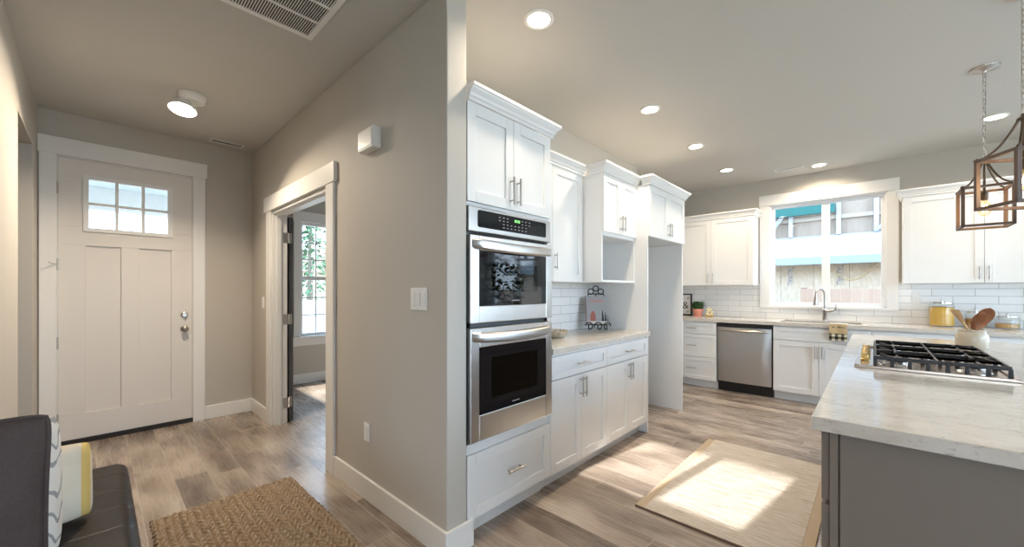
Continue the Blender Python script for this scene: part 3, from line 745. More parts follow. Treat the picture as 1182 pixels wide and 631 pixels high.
# cooktop
CX0, CX1, CY0, CY1 = -.070, .440, 2.52, 3.42; Z0 = .930
t = thing('gas_cooktop', 'stainless gas cooktop with black cast iron grates set on island', 'cooktop', ((CX0+CX1)/2, (CY0+CY1)/2, Z0))
mb = MB(); r = .022
mb.prism([(CX0,Z0+.0005),(CX1,Z0+.0005),(CX1,Z0+.006),(CX1-r,Z0+.014),(CX0+r,Z0+.014),(CX0,Z0+.006)], CY0, CY0+.022, 'y')
mb.prism([(CX0,Z0+.0005),(CX1,Z0+.0005),(CX1,Z0+.006),(CX1-r,Z0+.014),(CX0+r,Z0+.014),(CX0,Z0+.006)], CY1-.022, CY1, 'y')
mb.box(CX0, CX0+r, CY0+.022, CY1-.022, Z0+.0005, Z0+.012); mb.box(CX1-r, CX1, CY0+.022, CY1-.022, Z0+.0005, Z0+.012)
mb.box(CX0+r, CX1-r, CY0+.022, CY1-.022, Z0+.0005, Z0+.005)
mb.build('tray', mat('reflection_tinted_steel', (.56,.46,.385), .24, 1), t, bevel=.002)  # tan tint paints a warm reflection into plain steel
for bx_, by_, br in ((.08,2.70,.045),(.33,2.70,.036),(.205,2.97,.055),(.08,3.24,.036),(.33,3.24,.045)):
    b = MB().lathe((bx_,by_,Z0+.005), [(.001,0),(br+.02,0),(br+.016,.005),(br,.008),(br,.018),(br-.005,.020),(.001,.020)]).build('burner', M_CHROME, t, smooth=True)
    MB().lathe((bx_,by_,Z0+.0252), [(.001,0),(br-.004,0),(br-.004,.008),(br-.01,.012),(.001,.013)]).build('burner_cap', M_CAST, b, smooth=True)
def grate(y0, y1):
    mb = MB(); x0, x1 = CX0+.075, CX1-.03; h = Z0+.050; b = .0042
    def bar(xa, ya, xb_, yb_, zz=h, hh=.008):
        d = Vector((xb_-xa, yb_-ya, 0)); L = d.length; d.normalize(); q = Vector((-d.y, d.x, 0))
        mb.obox(((xa+xb_)/2,(ya+yb_)/2,zz), d*L/2, q*b, Vector((0,0,hh)))
    bar(x0, y0, x1, y0); bar(x0, y1, x1, y1); bar(x0, y0, x0, y1); bar(x1, y0, x1, y1)
    ym = (y0+y1)/2; xm = (x0+x1)/2
    bar(xm, y0, xm, y1)
    for cxb in (.08, .33):
        bar(x0, ym, x1, ym, h+.003, .006)
        bar(cxb, y0, cxb, y0+.085, h+.003, .007); bar(cxb, y1-.085, cxb, y1, h+.003, .007)
    bar(x0+.06, y0+.0, x0+.02, ym-.02, h+.002); bar(x1-.06, y1, x1-.02, ym+.02, h+.002)
    for xx in (x0, x0+.058, x0+.116, xm-.03, xm+.03, x1-.116, x1-.058, x1):
        for yy in (y0, y1):
            mb.prism([(xx-.008,Z0+.005),(xx+.008,Z0+.005),(xx+.005,h),(xx-.005,h)], yy-.008, yy+.008, 'y')
    mb.build('grate', M_CAST, t, bevel=.0015)
grate(2.555, 2.835); grate(2.845, 3.095); grate(3.105, 3.385)
for k in range(5):
    yy = 2.77+k*.10
    MB().lathe((CX0+.036, yy, Z0+.006), [(.001,0),(.020,0),(.020,.006),(.016,.010),(.0165,.034),(.014,.037),(.001,.037)], 20).build('knob', M_BRASSTONE, t, smooth=True, label='control knob tinted gold for a warm reflection')  # gold colour stands in for a warm reflection on metal knobs

# crock with wooden utensils
CK = Vector((.455, 3.80, .93))
t = thing('utensil_crock', 'cream glazed ceramic crock with wooden spoons behind the cooktop', 'crock', CK)
MB().lathe(CK, [(.001,0),(.062,0),(.070,.010),(.0725,.072),(.070,.092),(.059,.106),(.057,.110),(.061,.114),(.062,.122),(.056,.124),(.052,.120),(.052,.106),(.064,.088),(.064,.02),(.001,.014)], 40).build('pot', M_CREAM, t, smooth=True)
def spoon(label, top, bottom, m, bw, bl, name='wooden_spoon', flat=False, facing=(-.68,-.73,0)):
    b = CK+Vector(bottom); e = CK+Vector(top)
    t = thing(name, label, 'spoon', b)
    ax = (e-b).normalized(); fc = Vector(facing); n = (fc-ax*fc.dot(ax)).normalized(); s = ax.cross(n)
    st = e-ax*bl*.92
    MB().tube([b, b+(st-b)*.5, st], [.0065,.006,.0075], 10).build('handle', m, t, smooth=True)
    mb = MB(); nu, nv = 14, 14
    def pt(i, j, sgn):
        u = -1+2*i; v = j
        wv = bw*(math.sin(PI*min(1,max(0,v)))**.55)*(.62+.5*v) if not flat else bw*(.35+.65*v**.7)*(1 if v < .93 else .9)
        thick = .0035*(1 if 0 < v < 1 else 0)
        dish = -.012*(1-u*u)*math.sin(PI*v) if not flat else 0
        return e-ax*bl*(1-v)+s*(wv*u)+n*(dish+sgn*thick*(1-u*u)**.5)
    mb.grid(lambda i, j: pt(i, j, 1), nu, nv); mb.grid(lambda i, j: pt(i, j, -1), nu, nv)
    mb.build('bowl', m, t, smooth=True, weld=True)
spoon('pale wooden spatula leaning left in the cream crock', (-.080,-.070,.250), (.030,.02,.022), M_LWOOD, .026, .10, 'wooden_spatula', True)
spoon('reddish wooden spoon leaning right at front of the cream crock', (.052,.010,.235), (-.026,-.026,.022), M_RWOOD, .046, .135)
spoon('darker reddish wooden spoon standing behind the other in the cream crock', (.085,.070,.262), (-.012,.032,.022), M_RWOOD, .048, .135)
spoon('pale thin wooden spoon handle upright inside the cream crock', (-.012,.0,.165), (-.036,.012,.022), M_LWOOD, .012, .05)

# canisters
def canister(x, y, r, h, label, cont, fill, name='glass_canister'):
    t = thing(name, label, 'canister', (x, y, .93))
    z = .9305
    MB().lathe((x,y,z), [(.001,0),(r*.95,0),(r,.008),(r,h*.84),(r*.93,h*.90),(r*.88,h*.92),(r*.86,h*.92),(r*.91,h*.89),(r*.975,h*.83),(r*.975,.012),(.001,.006)], 36).build('jar', M_JAR, t, smooth=True)
    MB().lathe((x,y,z), [(.001,.0125),(r*.96,.0125),(r*.96,h*fill*.96),(r*.7,h*fill),(.001,h*fill*.97)], 30).build('contents', cont, t, smooth=True)
    l = MB().lathe((x,y,z), [(.001,h*.925),(r*.93,h*.925),(r*.95,h*.93),(r*.95,h*.985),(r*.85,h*1.0),(.001,h*1.005)], 36).build('lid', M_CHROME, t, smooth=True)
    MB().lathe((x,y,z+h*1.005), [(.001,0),(.007,0),(.006,.012),(.011,.018),(.011,.026),(.001,.03)], 16).build('knob', M_CHROME, l, smooth=True)
    return t
t = canister(.515, 6.0, .092, .255, 'large glass canister of yellow pasta with metal lid', M_PASTA, .80)
canister(.748, 6.02, .072, .165, 'medium glass canister of brown cereal between the other two', M_SHELLS, .55)
canister(.945, 6.02, .078, .125, 'low wide glass canister of tan pasta shells at right', M_NUTS, .42)

# things on the left of the back counter
t = thing('framed_sign', 'black framed white sign with dark script lettering beside the potted plant', 'sign', (-2.16, 6.10, .93))
sx0, sx1, sz0, sz1 = -2.33, -2.013, .9305, 1.255; sy = 6.135
mb = MB(); k = .018
mb.box(sx0, sx0+k, sy, sy+.022, sz0, sz1); mb.box(sx1-k, sx1, sy, sy+.022, sz0, sz1); mb.box(sx0+k, sx1-k, sy, sy+.022, sz0, sz0+k); mb.box(sx0+k, sx1-k, sy, sy+.022, sz1-k, sz1); mb.build('frame', M_IRON, t, bevel=.001)
MB().box(sx0+k, sx1-k, sy+.01, sy+.02, sz0+k, sz1-k).build('print', mat('off_white_print', (.74,.72,.7), .7), t)
def text(body, name, size, m, loc, rot, parent=None, ext=.001, bev=0, align='CENTER', sx_=1, label=None):
    c = bpy.data.curves.new(name, 'FONT'); c.body = body; c.size = size; c.extrude = ext; c.bevel_depth = bev; c.align_x = align
    c.materials.append(m); o = bpy.data.objects.new(name, c); COL.objects.link(o)
    off = Vector((0,0,0)); q = parent
    while q is not None: off += q.location; q = q.parent
    o.location = Vector(loc)-off; o.rotation_euler = rot; o.scale = (sx_,1,1)
    bpy.context.view_layer.update()
    me = bpy.data.meshes.new_from_object(o.evaluated_get(bpy.context.evaluated_depsgraph_get())); me.name = name
    k = bpy.data.objects.new(name, me); COL.objects.link(k); k.location = o.location; k.rotation_euler = rot; k.scale = o.scale
    bpy.data.objects.remove(o); bpy.data.curves.remove(c)
    k.name = name
    if parent: k.parent = parent
    return k
M_INK = mat('dark_ink', (.03,.03,.035), .7)
text('al', 'lettering', .055, M_INK, (-2.068, sy+.0095, 1.175), (PI/2,0,0), t, .0005)
text('&', 'lettering', .15, M_INK, (-2.105, sy+.0095, 1.03), (PI/2,0,0), t, .0005)
text('al', 'lettering', .055, M_INK, (-2.072, sy+.0095, .972), (PI/2,0,0), t, .0005)
t = thing('potted_plant', 'small bushy green plant in a pink terracotta pot on back counter', 'plant', (-1.882, 6.0, .93))
MB().lathe((-1.882,6.0,.9305), [(.001,0),(.052,0),(.068,.075),(.074,.077),(.077,.106),(.068,.106),(.066,.09),(.001,.09)], 28).build('pot', M_TERRA, t, smooth=True)
mb = MB()
for k in range(260):
    a = random.uniform(0, 2*PI); r0 = random.uniform(0, .05); tl = random.uniform(.06, .14); sp = random.uniform(.0, .05)+r0*.8
    b = Vector((-1.882+r0*math.cos(a), 6.0+r0*math.sin(a), 1.02)); tip = b+Vector((sp*math.cos(a), sp*math.sin(a), tl))
    mid = b+(tip-b)*.55+Vector((0,0,.012)); q = Vector((-math.sin(a), math.cos(a), 0))*.0055
    mb.add([b-q, b+q, mid+q*1.3, tip, mid-q*1.3], [(0,1,2,3,4)])
mb.build('foliage', M_LEAF, t)
t = thing('ampersand_sign', 'small gold ampersand letter light standing on back counter', 'letter light', (-1.724, 6.0, .93))
tx = text('&', 'letter', .165, mat('pale_gold_metal', (.85,.70,.40), .3, .8), (-1.724, 6.0, .948), (PI/2,0,0), t, .016, .003)
mb = MB()
for (u, z) in ((-.035,.03),(0,.012),(.035,.03),(-.03,.06),(0,.075),(.02,.1),(0,.125),(-.022,.105),(.05,.065)):
    mb.lathe((-1.724+u*.8, 5.979, .948+z*.85), [(.001,0),(.005,0),(.005,-.004),(.001,-.007)], 10, 'y')
mb.build('bulbs', mat('warm_white_bulb', (1,.95,.8), .3, emit=(1,.85,.55), es=.8), t)
MB().box(-1.772, -1.676, 5.975, 6.025, .9305, .948).build('base', M_BRASSTONE, t, bevel=.002)

# towel over the sink cabinet front
t = thing('dish_towel', 'tan dish towel with black gingham band hanging over worktop edge', 'towel', (-.286, 5.5, .80))
tx0, tx1 = -.362, -.210
def towel(z0, z1, m, name, dd):
    mb = MB()
    def f(s, v, k):
        x = tx0+(tx1-tx0)*s; return (x, wy-.006-.003*math.sin(s*9+v*2)-dd-k, z0+(z1-z0)*v)
    mb.grid(lambda s, v: f(s, v, 0), 20, 8); mb.grid(lambda s, v: f(s, v, .006), 20, 8)
    e = []
    mb.build(name, m, t, smooth=True)
towel(.832, .940, M_BURLAP, 'burlap_panel', 0); towel(.755, .834, M_GING, 'gingham_band', .0015)
MB().box(tx0, tx1, wy-.008, wy+.13, .9305, .938).build('top_fold', M_WHITECOT, t, bevel=.002)
mb = MB()
for k, (u, wz) in enumerate(((-.337,.012),(-.321,.008),(-.287,.016),(-.269,.012),(-.252,.01),(-.234,.006))): mb.box(u, u+.011, wy-.0166, wy-.0156, .897, .897+wz)
mb.build('printed_marks', M_INK, t)

# cookbook on iron easel
t = thing('cookbook_stand', 'black wrought iron scroll easel holding a cookbook by the tile', 'easel', (-1.95, 3.28, .93))
EZ = Vector((-1.915, 3.24, .9305)); ea = math.radians(22)
def ez(p):      # local: x right along the book, y back, z up; faces the room and a little toward the camera
    c, s = math.cos(ea), math.sin(ea)
    right = Vector((.75, .66, 0)).normalized(); back = Vector((-.66, .75, 0)).normalized()
    return EZ + right*p.x + back*p.y + Vector((0,0,p.z))
def scroll(cx_, cz, r, y, turns=1.15, a0=0, sgn=1):
    return [(cx_+sgn*r*(1-.45*k/22)*math.cos(a0+turns*2*PI*k/22), y, cz+r*(1-.45*k/22)*math.sin(a0+turns*2*PI*k/22)) for k in range(23)]
tilt = .24
mb = MB(ez)
for xx in (-.075, .075): mb.tube([(xx, .0, .045), (xx, .085, .34)], .0048, 8)
mb.tube([(-.075,.085,.34),(.075,.085,.34)], .0048, 8); mb.tube([(-.10,-.02,.05),(.10,-.02,.05)], .0048, 8)
mb.tube([(0,.085,.34),(0,.16,.005)], .0048, 8)
for cx_, cz in ((-.048,.362),(0,.392),(.048,.362)):
    mb.tube([(cx_+.026*math.cos(2*PI*k/20), .088, cz+.026*math.sin(2*PI*k/20)) for k in range(20)], .0052, 8, True)
mb.build('back_frame', M_IRON, t, smooth=True)
for xx, sg in ((-.085,1),(0,1),(.085,-1)):
    mb = MB(ez)
    mb.tube([(xx, .0, .05)]+[(xx+sg*.0+.032*math.cos(-PI/2+PI*1.5*k/14)*sg-.0, -.02-.045*math.sin(PI*k/14)*.6, .040+.035*math.sin(-PI/2+PI*1.5*k/14)) for k in range(15)], .0055, 8)
    mb.build('scroll_foot', M_IRON, t, smooth=True)
t = thing('cookbook', 'grey cookbook with dark red spine resting on black easel', 'book', (-1.95, 3.28, .98))
def bk(p):   # book tilts back
    return ez(Vector((p.x, -.012+p.y+.27*(p.z), .056+p.z*.963)))
MB(bk).box(-.105, .105, -.016, -.0, 0, .27).build('cover', mat('grey_cover', (.34,.34,.34), .35), t, bevel=.001)
MB(bk).box(-.108, -.1045, -.017, .0005, -.0005, .2705).build('spine', mat('dark_red_spine', (.16,.02,.02), .4), t)
MB(bk).box(-.1035, .1055, -.0145, -.0015, .002, .268).build('pages', mat('paper', (.75,.72,.66), .8), t)
mb = MB(bk)
for x0, x1, h in ((.035,.060,.135),(.062,.085,.115),(.088,.100,.09)): mb.prism([(x0,.03),(x1,.03),(x1-.004,h*.62),((x0+x1)/2+.002,h),((x0+x1)/2-.002,h),(x0+.004,h*.62)], -.0168, -.0161, 'y')
mb.build('bottle_picture', M_INK, t)
MB(bk).prism([(-.07,.03),(-.02,.03),(-.02,.09),(-.035,.13),(-.055,.12),(-.07,.08)], -.0168, -.0161, 'y').build('red_picture', mat('faded_red', (.38,.12,.09), .5), t)
MB(bk).box(-.10, .10, -.0167, -.0161, .004, .028).build('pale_band', mat('pale_band', (.68,.64,.58), .5), t)
mb = MB(bk)
for k in range(7): mb.box(-.065+k*.018, -.052+k*.018, -.0168, -.0161, .215, .232)
mb.build('title', mat('coral_title', (.62,.22,.16), .5), t)
# bowl
t = thing('serving_bowl', 'shallow woven tan bowl on the worktop beside the oven', 'bowl', (-1.86, 2.50, .93))
def m_weave():
    m = mat('pale_woven_fibre', (.55,.47,.36), .6); g = NG(m)
    n = g.noise(g.mapping(g.coord(), (60,60,90)), 1, 2); g.col(g.ramp(n, [(.35,(.30,.25,.19)),(.65,(.66,.59,.48))])); g.bump(n, .6, .004); return m
MB().lathe((-1.86,2.50,.9305), [(.001,0),(.06,0),(.075,.01),(.105,.05),(.11,.055),(.104,.056),(.07,.016),(.001,.008)], 32).build('bowl_shell', m_weave(), t, smooth=True)

# ------------------------------------------------------------------ wall plates and hardware
t = thing('light_switch', 'triple white rocker switch plate on the grey partition wall', 'switch', (-1.747, YP, 1.257))
MB().box(-1.822, -1.672, YP-.006, YP, 1.198, 1.316).build('plate', M_PLASTIC, t, bevel=.003)
for k in (-1,0,1): MB().box(-1.747+k*.046-.016, -1.747+k*.046+.016, YP-.010, YP-.006, 1.222, 1.292).build('rocker', M_PLASTIC, t, bevel=.002)
t = thing('wall_outlet', 'white outlet low on the grey partition wall', 'outlet', (-2.32, YP, .418))
MB().box(-2.355, -2.285, YP-.006, YP, .36, .476).build('plate', M_PLASTIC, t, bevel=.003)
for dz in (-.021, .021): MB().box(-2.337, -2.303, YP-.009, YP-.006, .418+dz-.015, .418+dz+.015).build('socket', M_PLASTIC, t, bevel=.002)
t = thing('light_switch', 'single white rocker switch on wall beside the bedroom doorway', 'switch', (-4.53, YP, 1.182))
MB().box(-4.565, -4.495, YP-.006, YP, 1.124, 1.240).build('plate', M_PLASTIC, t, bevel=.003)
MB().box(-4.546, -4.514, YP-.010, YP-.006, 1.15, 1.214).build('rocker', M_PLASTIC, t, bevel=.002)
t = thing('door_chime', 'white box door chime high on the grey partition wall', 'door chime', (-2.24, YP, 2.21))
MB().box(-2.335, -2.145, YP-.055, YP, 2.15, 2.275).build('housing', M_PLASTIC, t, bevel=.006)
MB().box(-2.325, -2.155, YP-.059, YP-.055, 2.162, 2.263).build('cover', M_PLASTIC, t, bevel=.002)
t = thing('wall_outlet', 'white outlet on the tile right of the sink window', 'outlet', (.34, YB-.008, 1.22))
MB().box(.305, .375, YB-.014, YB-.008, 1.162, 1.278).build('plate', M_PLASTIC, t, bevel=.003)
for dz in (-.021, .021): MB().box(.323, .357, YB-.017, YB-.014, 1.22+dz-.015, 1.22+dz+.015).build('socket', M_PLASTIC, t, bevel=.002)
mb = MB(); mb.tube([(-1.52+.3*k/14, YB-.06-.02*math.sin(k*.9), 1.362+.010*math.sin(k*1.3)) for k in range(15)], .003, 6)
tag(mb.build('light_cable', M_PLASTIC, smooth=True), 'loose white cable under the left back wall cabinet', 'cable')

# ------------------------------------------------------------------ ceiling fixtures
def can_light(x, y, label, power=CAN_W, lit=True):
    t = thing('recessed_light', label, 'ceiling light', (x, y, ZC), 'recessed ceiling lights')
    MB().lathe((x,y,ZC), [(.064,-.0005),(.082,-.0005),(.083,-.004),(.078,-.008),(.068,-.010),(.061,-.008),(.059,-.0005)], 36).build('trim_ring', M_PLASTIC, t, smooth=True)
    MB().lathe((x,y,ZC), [(.001,-.0045),(.0605,-.0045),(.0605,-.0010),(.001,-.0010)], 32).build('lens', M_LED, t)
    d = bpy.data.lights.new('can_lamp', 'AREA'); d.shape = 'DISK'; d.size = .12; d.energy = power; d.color = (1,.84,.64); d.spread = math.radians(150)
    l = bpy.data.objects.new('can_lamp', d); COL.objects.link(l); l.location = (0,0,-.014); l.parent = t
    return t
can_light(-1.344, 1.656, 'recessed ceiling light in front of the oven tower, first of the row')
can_light(-1.343, 3.10, 'recessed ceiling light in front of the niche cabinet, second from the ovens')
can_light(-1.343, 4.21, 'recessed ceiling light in front of the fridge alcove, third from the ovens')
can_light(-1.330, 5.30, 'recessed ceiling light before the far corner cabinet, last of the row')
can_light(-.477, 5.83, 'recessed ceiling light just in front of the sink window')
can_light(.759, 5.25, 'recessed ceiling light partly hidden by the pendant chain')
can_light(.9, -1.2, 'unseen ceiling light added to brighten the hall, closer to the kitchen', 8)  # added out of view to throw warm light into the hall
can_light(-.4, -2.6, 'unseen ceiling light added to brighten the hall, farther from the kitchen', 8)  # second added lamp, also unseen, for the hall walls and floor
# entry spotlight
t = thing('entry_spotlight', 'white adjustable spotlight glowing on the entry ceiling', 'ceiling light', (-3.86, .50, ZC))
MB().lathe((-3.80,.50,ZC), [(.001,-.0005),(.085,-.0005),(.085,-.02),(.078,-.026),(.078,-.045),(.07,-.055),(.001,-.055)], 36).build('canopy', M_PLASTIC, t, smooth=True)
dirv = Vector((.22,-.12,-.97)).normalized(); hc = Vector((-3.83,.45,ZC-.075))
M3 = dirv.to_track_quat('Z', 'Y').to_matrix()
lf = lambda p: hc + M3 @ p
MB(lf).lathe((0,0,0), [(.001,-.03),(.04,-.03),(.075,.02),(.088,.05),(.082,.05),(.078,.043),(.001,.040)], 36).build('lamp_head', M_PLASTIC, t, smooth=True)
MB(lf).lathe((0,0,0), [(.001,.044),(.077,.044),(.079,.050),(.001,.052)], 32).build('lens', mat('bright_lens', (1,1,1), .4, emit=(1,.92,.8), es=22), t)
d = bpy.data.lights.new('spot_lamp', 'AREA'); d.shape = 'DISK'; d.size = .12; d.energy = 17; d.color = (1,.84,.64); d.spread = math.radians(150)
l = bpy.data.objects.new('spot_lamp', d); COL.objects.link(l); l.location = hc+dirv*.06-Vector(t.location); l.rotation_euler = dirv.to_track_quat('-Z','Y').to_euler(); l.parent = t
# return-air grille
def grille(label, x0, x1, y0, y1, ns, along, mid, name='ceiling_vent', m=None):
    t = thing(name, label, 'vent', ((x0+x1)/2, (y0+y1)/2, ZC))
    mb = MB(); k = .028 if mid else .014; z0, z1 = ZC-.008, ZC-.0005
    mb.box(x0, x1, y0, y0+k, z0, z1); mb.box(x0, x1, y1-k, y1, z0, z1); mb.box(x0, x0+k, y0+k, y1-k, z0, z1); mb.box(x1-k, x1, y0+k, y1-k, z0, z1)
    mb.build('frame', m or M_PLASTIC, t, bevel=.001)
    MB().box(x0+k, x1-k, y0+k, y1-k, ZC-.0015, ZC-.0005).build('backing', M_BLACK, t)
    mb = MB()
    if along == 'x':     # slats run along x, spaced in y
        for i in range(ns):
            y = y0+k+(y1-y0-2*k)*(i+.5)/ns; mb.obox(((x0+x1)/2, y, ZC-.005), ((x1-x0)/2-k,0,0), (0,.0032,.002), (0,-.0003,.0006))
        for xx in (mid or []): mb.box(xx-.006, xx+.006, y0+k, y1-k, z0, z1-.001)
    else:
        for i in range(ns):
            x = x0+k+(x1-x0-2*k)*(i+.5)/ns; mb.obox((x, (y0+y1)/2, ZC-.005), (0,(y1-y0)/2-k,0), (.0032,0,.002), (-.0003,0,.0006))
        for yy in (mid or []): mb.box(x0+k, x1-k, yy-.006, yy+.006, z0, z1-.001)
    mb.build('slats', m or M_PLASTIC, t); return t
grille('large white return air grille in the hall ceiling at the top edge', -2.44, -1.90, .42, .87, 34, 'x', [-2.26,-2.10], 'return_grille')
grille('small ceiling register near the front door', -4.82, -4.72, .76, 1.04, 14, 'x', [], m=None)
grille('small ceiling register in front of sink window', -.90, -.62, 5.70, 5.80, 14, 'y', [])

# ------------------------------------------------------------------ pendants
def pendant(x, y, rot, label):
    t = thing('pendant_light', label, 'pendant light', (x, y, ZC), 'pendants over the island')
    z0, z1, h, b = 1.731, 1.982, .107, .0078
    MB().lathe((x,y,ZC), [(.001,-.0005),(.068,-.0005),(.066,-.008),(.05,-.018),(.012,-.024),(.008,-.036),(.001,-.036)], 32).build('canopy', M_NICKEL, t, smooth=True)
    mb = MB(); zt, zb = ZC-.036, 2.20; n = int((zt-zb)/.030)
    for k in range(n+1):
        zc = zt-.012-k*(zt-zb-.02)/n; ang = (PI/2)*(k % 2)+.6
        mb.tube([(x+.0085*math.cos(a)*math.cos(ang), y+.0085*math.cos(a)*math.sin(ang), zc+.0195*math.sin(a)) for a in [2*PI*j/14 for j in range(14)]], .0022, 6, True)
    mb.build('chain', M_NICKEL, t, smooth=True)
    ca, sa = math.cos(rot), math.sin(rot)
    fn_ = lambda p: Vector((x+p.x*ca-p.y*sa, y+p.x*sa+p.y*ca, p.z))
    mo = MB(fn_); mi = MB(fn_)
    for sx_ in (-1,1):
        for sy_ in (-1,1):
            mo.box(sx_*h-b, sx_*h+b, sy_*h-b, sy_*h+b, z0, z1)
            mo.lathe((sx_*h, sy_*h, z1+b), [(.001,0),(.006,0),(.006,.008),(.001,.011)], 8)
            s0, s1 = sorted((sx_*(h-b), sx_*(h-b-.002))); q0, q1 = sorted((sy_*(h-b), sy_*(h+b)))
            mi.box(s0, s1, q0, q1, z0+b, z1-b)
            s0, s1 = sorted((sy_*(h-b), sy_*(h-b-.002))); q0, q1 = sorted((sx_*(h-b), sx_*(h+b)))
            mi.box(q0, q1, s0, s1, z0+b, z1-b)
    for z in (z0, z1):
        for s_ in (-1,1):
            mo.box(-h-b, h+b, s_*h-b, s_*h+b, z-b, z+b); mo.box(s_*h-b, s_*h+b, -h+b, h-b, z-b, z+b)
            i0, i1 = sorted((s_*(h-b), s_*(h-b-.002)))
            mi.box(-h+b, h-b, i0, i1, z-b+.001, z+b-.001); mi.box(i0, i1, -h+b, h-b, z-b+.001, z+b-.001)
    mo.build('cage', M_DWOOD, t, bevel=.001); mi.build('cage_lining', M_PWOOD, t)
    mb = MB(fn_)
    for k in range(4):
        a = PI/4+k*PI/2; R = h*1.41
        pts = []
        for j in range(15):
            s = j/14; rr = R*(1-s)**1.0; zz = z1+b+ (2.165-z1-b)*(s**2.2)
            pts.append((rr*math.cos(a)+.012*math.cos(a), rr*math.sin(a)+.012*math.sin(a), zz))
        mb.tube(pts, .0055, 8)
    mb.lathe((0,0,2.15), [(.001,0),(.022,0),(.024,.008),(.018,.014),(.010,.02),(.008,.032),(.001,.034)], 20)
    mb.build('arms', M_BRONZE, t, smooth=True)
    MB(fn_).lathe((0,0,1.905), [(.001,0),(.016,0),(.018,.01),(.018,.05),(.007,.06),(.005,.25),(.001,.25)], 20).build('socket', M_BRONZE, t, smooth=True)
    bl = MB(fn_).lathe((0,0,1.80), [(.001,0),(.014,.004),(.028,.022),(.033,.045),(.028,.07),(.016,.095),(.014,.105),(.001,.105)], 24).build('bulb', M_BULB, t, smooth=True)
    mb = MB(fn_)
    mb.tube([(.011*math.cos(k*2*PI/3*1.0+.2*(k%2)), .011*math.sin(k*2*PI/3), 1.825+.05*(k % 2)) for k in range(9)], .0022, 6)
    mb.build('filament', M_FIL, bl)
    d = bpy.data.lights.new('pendant_lamp', 'POINT'); d.energy = .3; d.color = (1,.72,.42); d.shadow_soft_size = .03
    l = bpy.data.objects.new('pendant_lamp', d); COL.objects.link(l); l.location = (0,0,1.85-ZC); l.parent = t
pendant(.54, 4.05, 0, 'lantern pendant with nickel canopy and chain over the far island end')
pendant(.545, 3.15, math.radians(29), 'nearer turned lantern pendant cut off by the right picture edge')

# ------------------------------------------------------------------ rugs
RX0, RX1, RY0, RY1 = -1.055, -.215, 2.225, 3.658
t = thing('kitchen_rug', 'cream woven wool rug on the kitchen floor beside the island', 'rug', ((RX0+RX1)/2, (RY0+RY1)/2, 0))
mb = MB()
bw = .052
def rugz(s, v):
    x = RX0+bw+(RX1-RX0-2*bw)*s; y = RY0+(RY1-RY0)*v
    return (x, y, .0115+.0012*math.sin(y*2*PI/.014)+.0008*noise.noise(Vector((x*30, y*90, 0))))
mb.grid(rugz, 24, 620)
mb.box(RX0+bw, RX1-bw, RY0, RY1, .0005, .0098); mb.build('woven_field', M_RUG, t, smooth=True)
for a, b in ((RX0, RX0+bw), (RX1-bw, RX1)): MB().box(a, b, RY0, RY1, .0005, .0105).build('side_binding', M_RUGEDGE, t, bevel=.003)
for a, b in ((RY0-.008, RY0), (RY1, RY1+.008)): MB().box(RX0, RX1, a, b, .0005, .012).build('end_hem', mat('brown_hem', (.16,.10,.07), .9), t, bevel=.002)

JX0, JX1, JY0, JY1 = -2.965, -1.25, .205, .925
mb = MB(); px_, py_ = .046, .032
nu, nv = 430, 240
def jute(s, v):
    x = JX0+(JX1-JX0)*s; y = JY0+(JY1-JY0)*v
    wob = .006*noise.noise(Vector((x*4, y*4, 3)))
    yy = (y+wob)/py_; row = math.floor(yy); fy = yy-row-.5
    xx = x/px_+(.5 if row % 2 else 0)+fy*(.9 if row % 2 else -.9)
    fx = xx-math.floor(xx)-.5
    h = (max(0, 1-(2*fx)**2)*max(0, 1-(2*fy)**2))**.5
    ed = min(1, min(s, 1-s)*nu/5, min(v, 1-v)*nv/5)
    z = .002+ (.004+.020*h+.002*noise.noise(Vector((x*60, y*60, 0))))*ed**.5
    ex_ = .004*noise.noise(Vector((x*35, y*35, 7)))*(1 if ed < 1 else 0)
    return (x+ex_+(.006*math.sin(y*2*PI/py_) if s < .006 else 0), y+ex_+(.006*math.sin(x*2*PI/px_) if v > .99 or v < .01 else 0), z)
mb.grid(jute, nu, nv)
tag(mb.build('jute_rug', M_JUTE, smooth=True), 'chunky braided brown jute rug on the hall floor', 'rug')

# ------------------------------------------------------------------ bench and pillows
t = thing('leather_bench', 'black tufted leather bench at the lower left carrying the pillows', 'bench', (-2.0, -.3, 0))
bx0, bx1, by0, by1, bz0, bz1 = -2.745, -1.0, -.70, .108, .13, .452
seams = [bx0+.19*k for k in range(1, 9)]
mb = MB(); prof = []
rr = .05
for cyv, czv, a0 in ((by1-rr, bz1-rr, 0), (by0+rr, bz1-rr, 90), (by0+rr, bz0+rr, 180), (by1-rr, bz0+rr, 270)):
    for k in range(7):
        a = math.radians(a0+90*k/6); prof.append((cyv+rr*math.cos(a), czv+rr*math.sin(a)))
xs = sorted(set([bx0+(bx1-bx0)*k/140 for k in range(141)]+[s+dx for s in seams for dx in (-.012,-.005,0,.005,.012) if s+dx < bx1]))
m = len(prof); vs = []; cyc, czc = (by0+by1)/2, (bz0+bz1)/2
for x in xs:
    gr = 0
    for s in seams: gr = max(gr, math.exp(-((x-s)/.006)**2))
    en = min(1, (x-bx0)/.03, (bx1-x)/.03); inset = .0016*gr+.03*(1-math.sqrt(max(0, 1-(1-en)**2)))
    seg = min(abs(x-s) for s in seams+[bx0, bx1]); puff = .0004*min(1, seg/.09)
    for yy, zz in prof:
        dy, dz = yy-cyc, zz-czc
        sy_ = 1-(inset-puff)/abs(.5*(by1-by0)); sz_ = 1-(inset-puff)/(.5*(bz1-bz0))
        vs.append((x, cyc+dy*sy_, czc+dz*sz_))
n = len(xs)
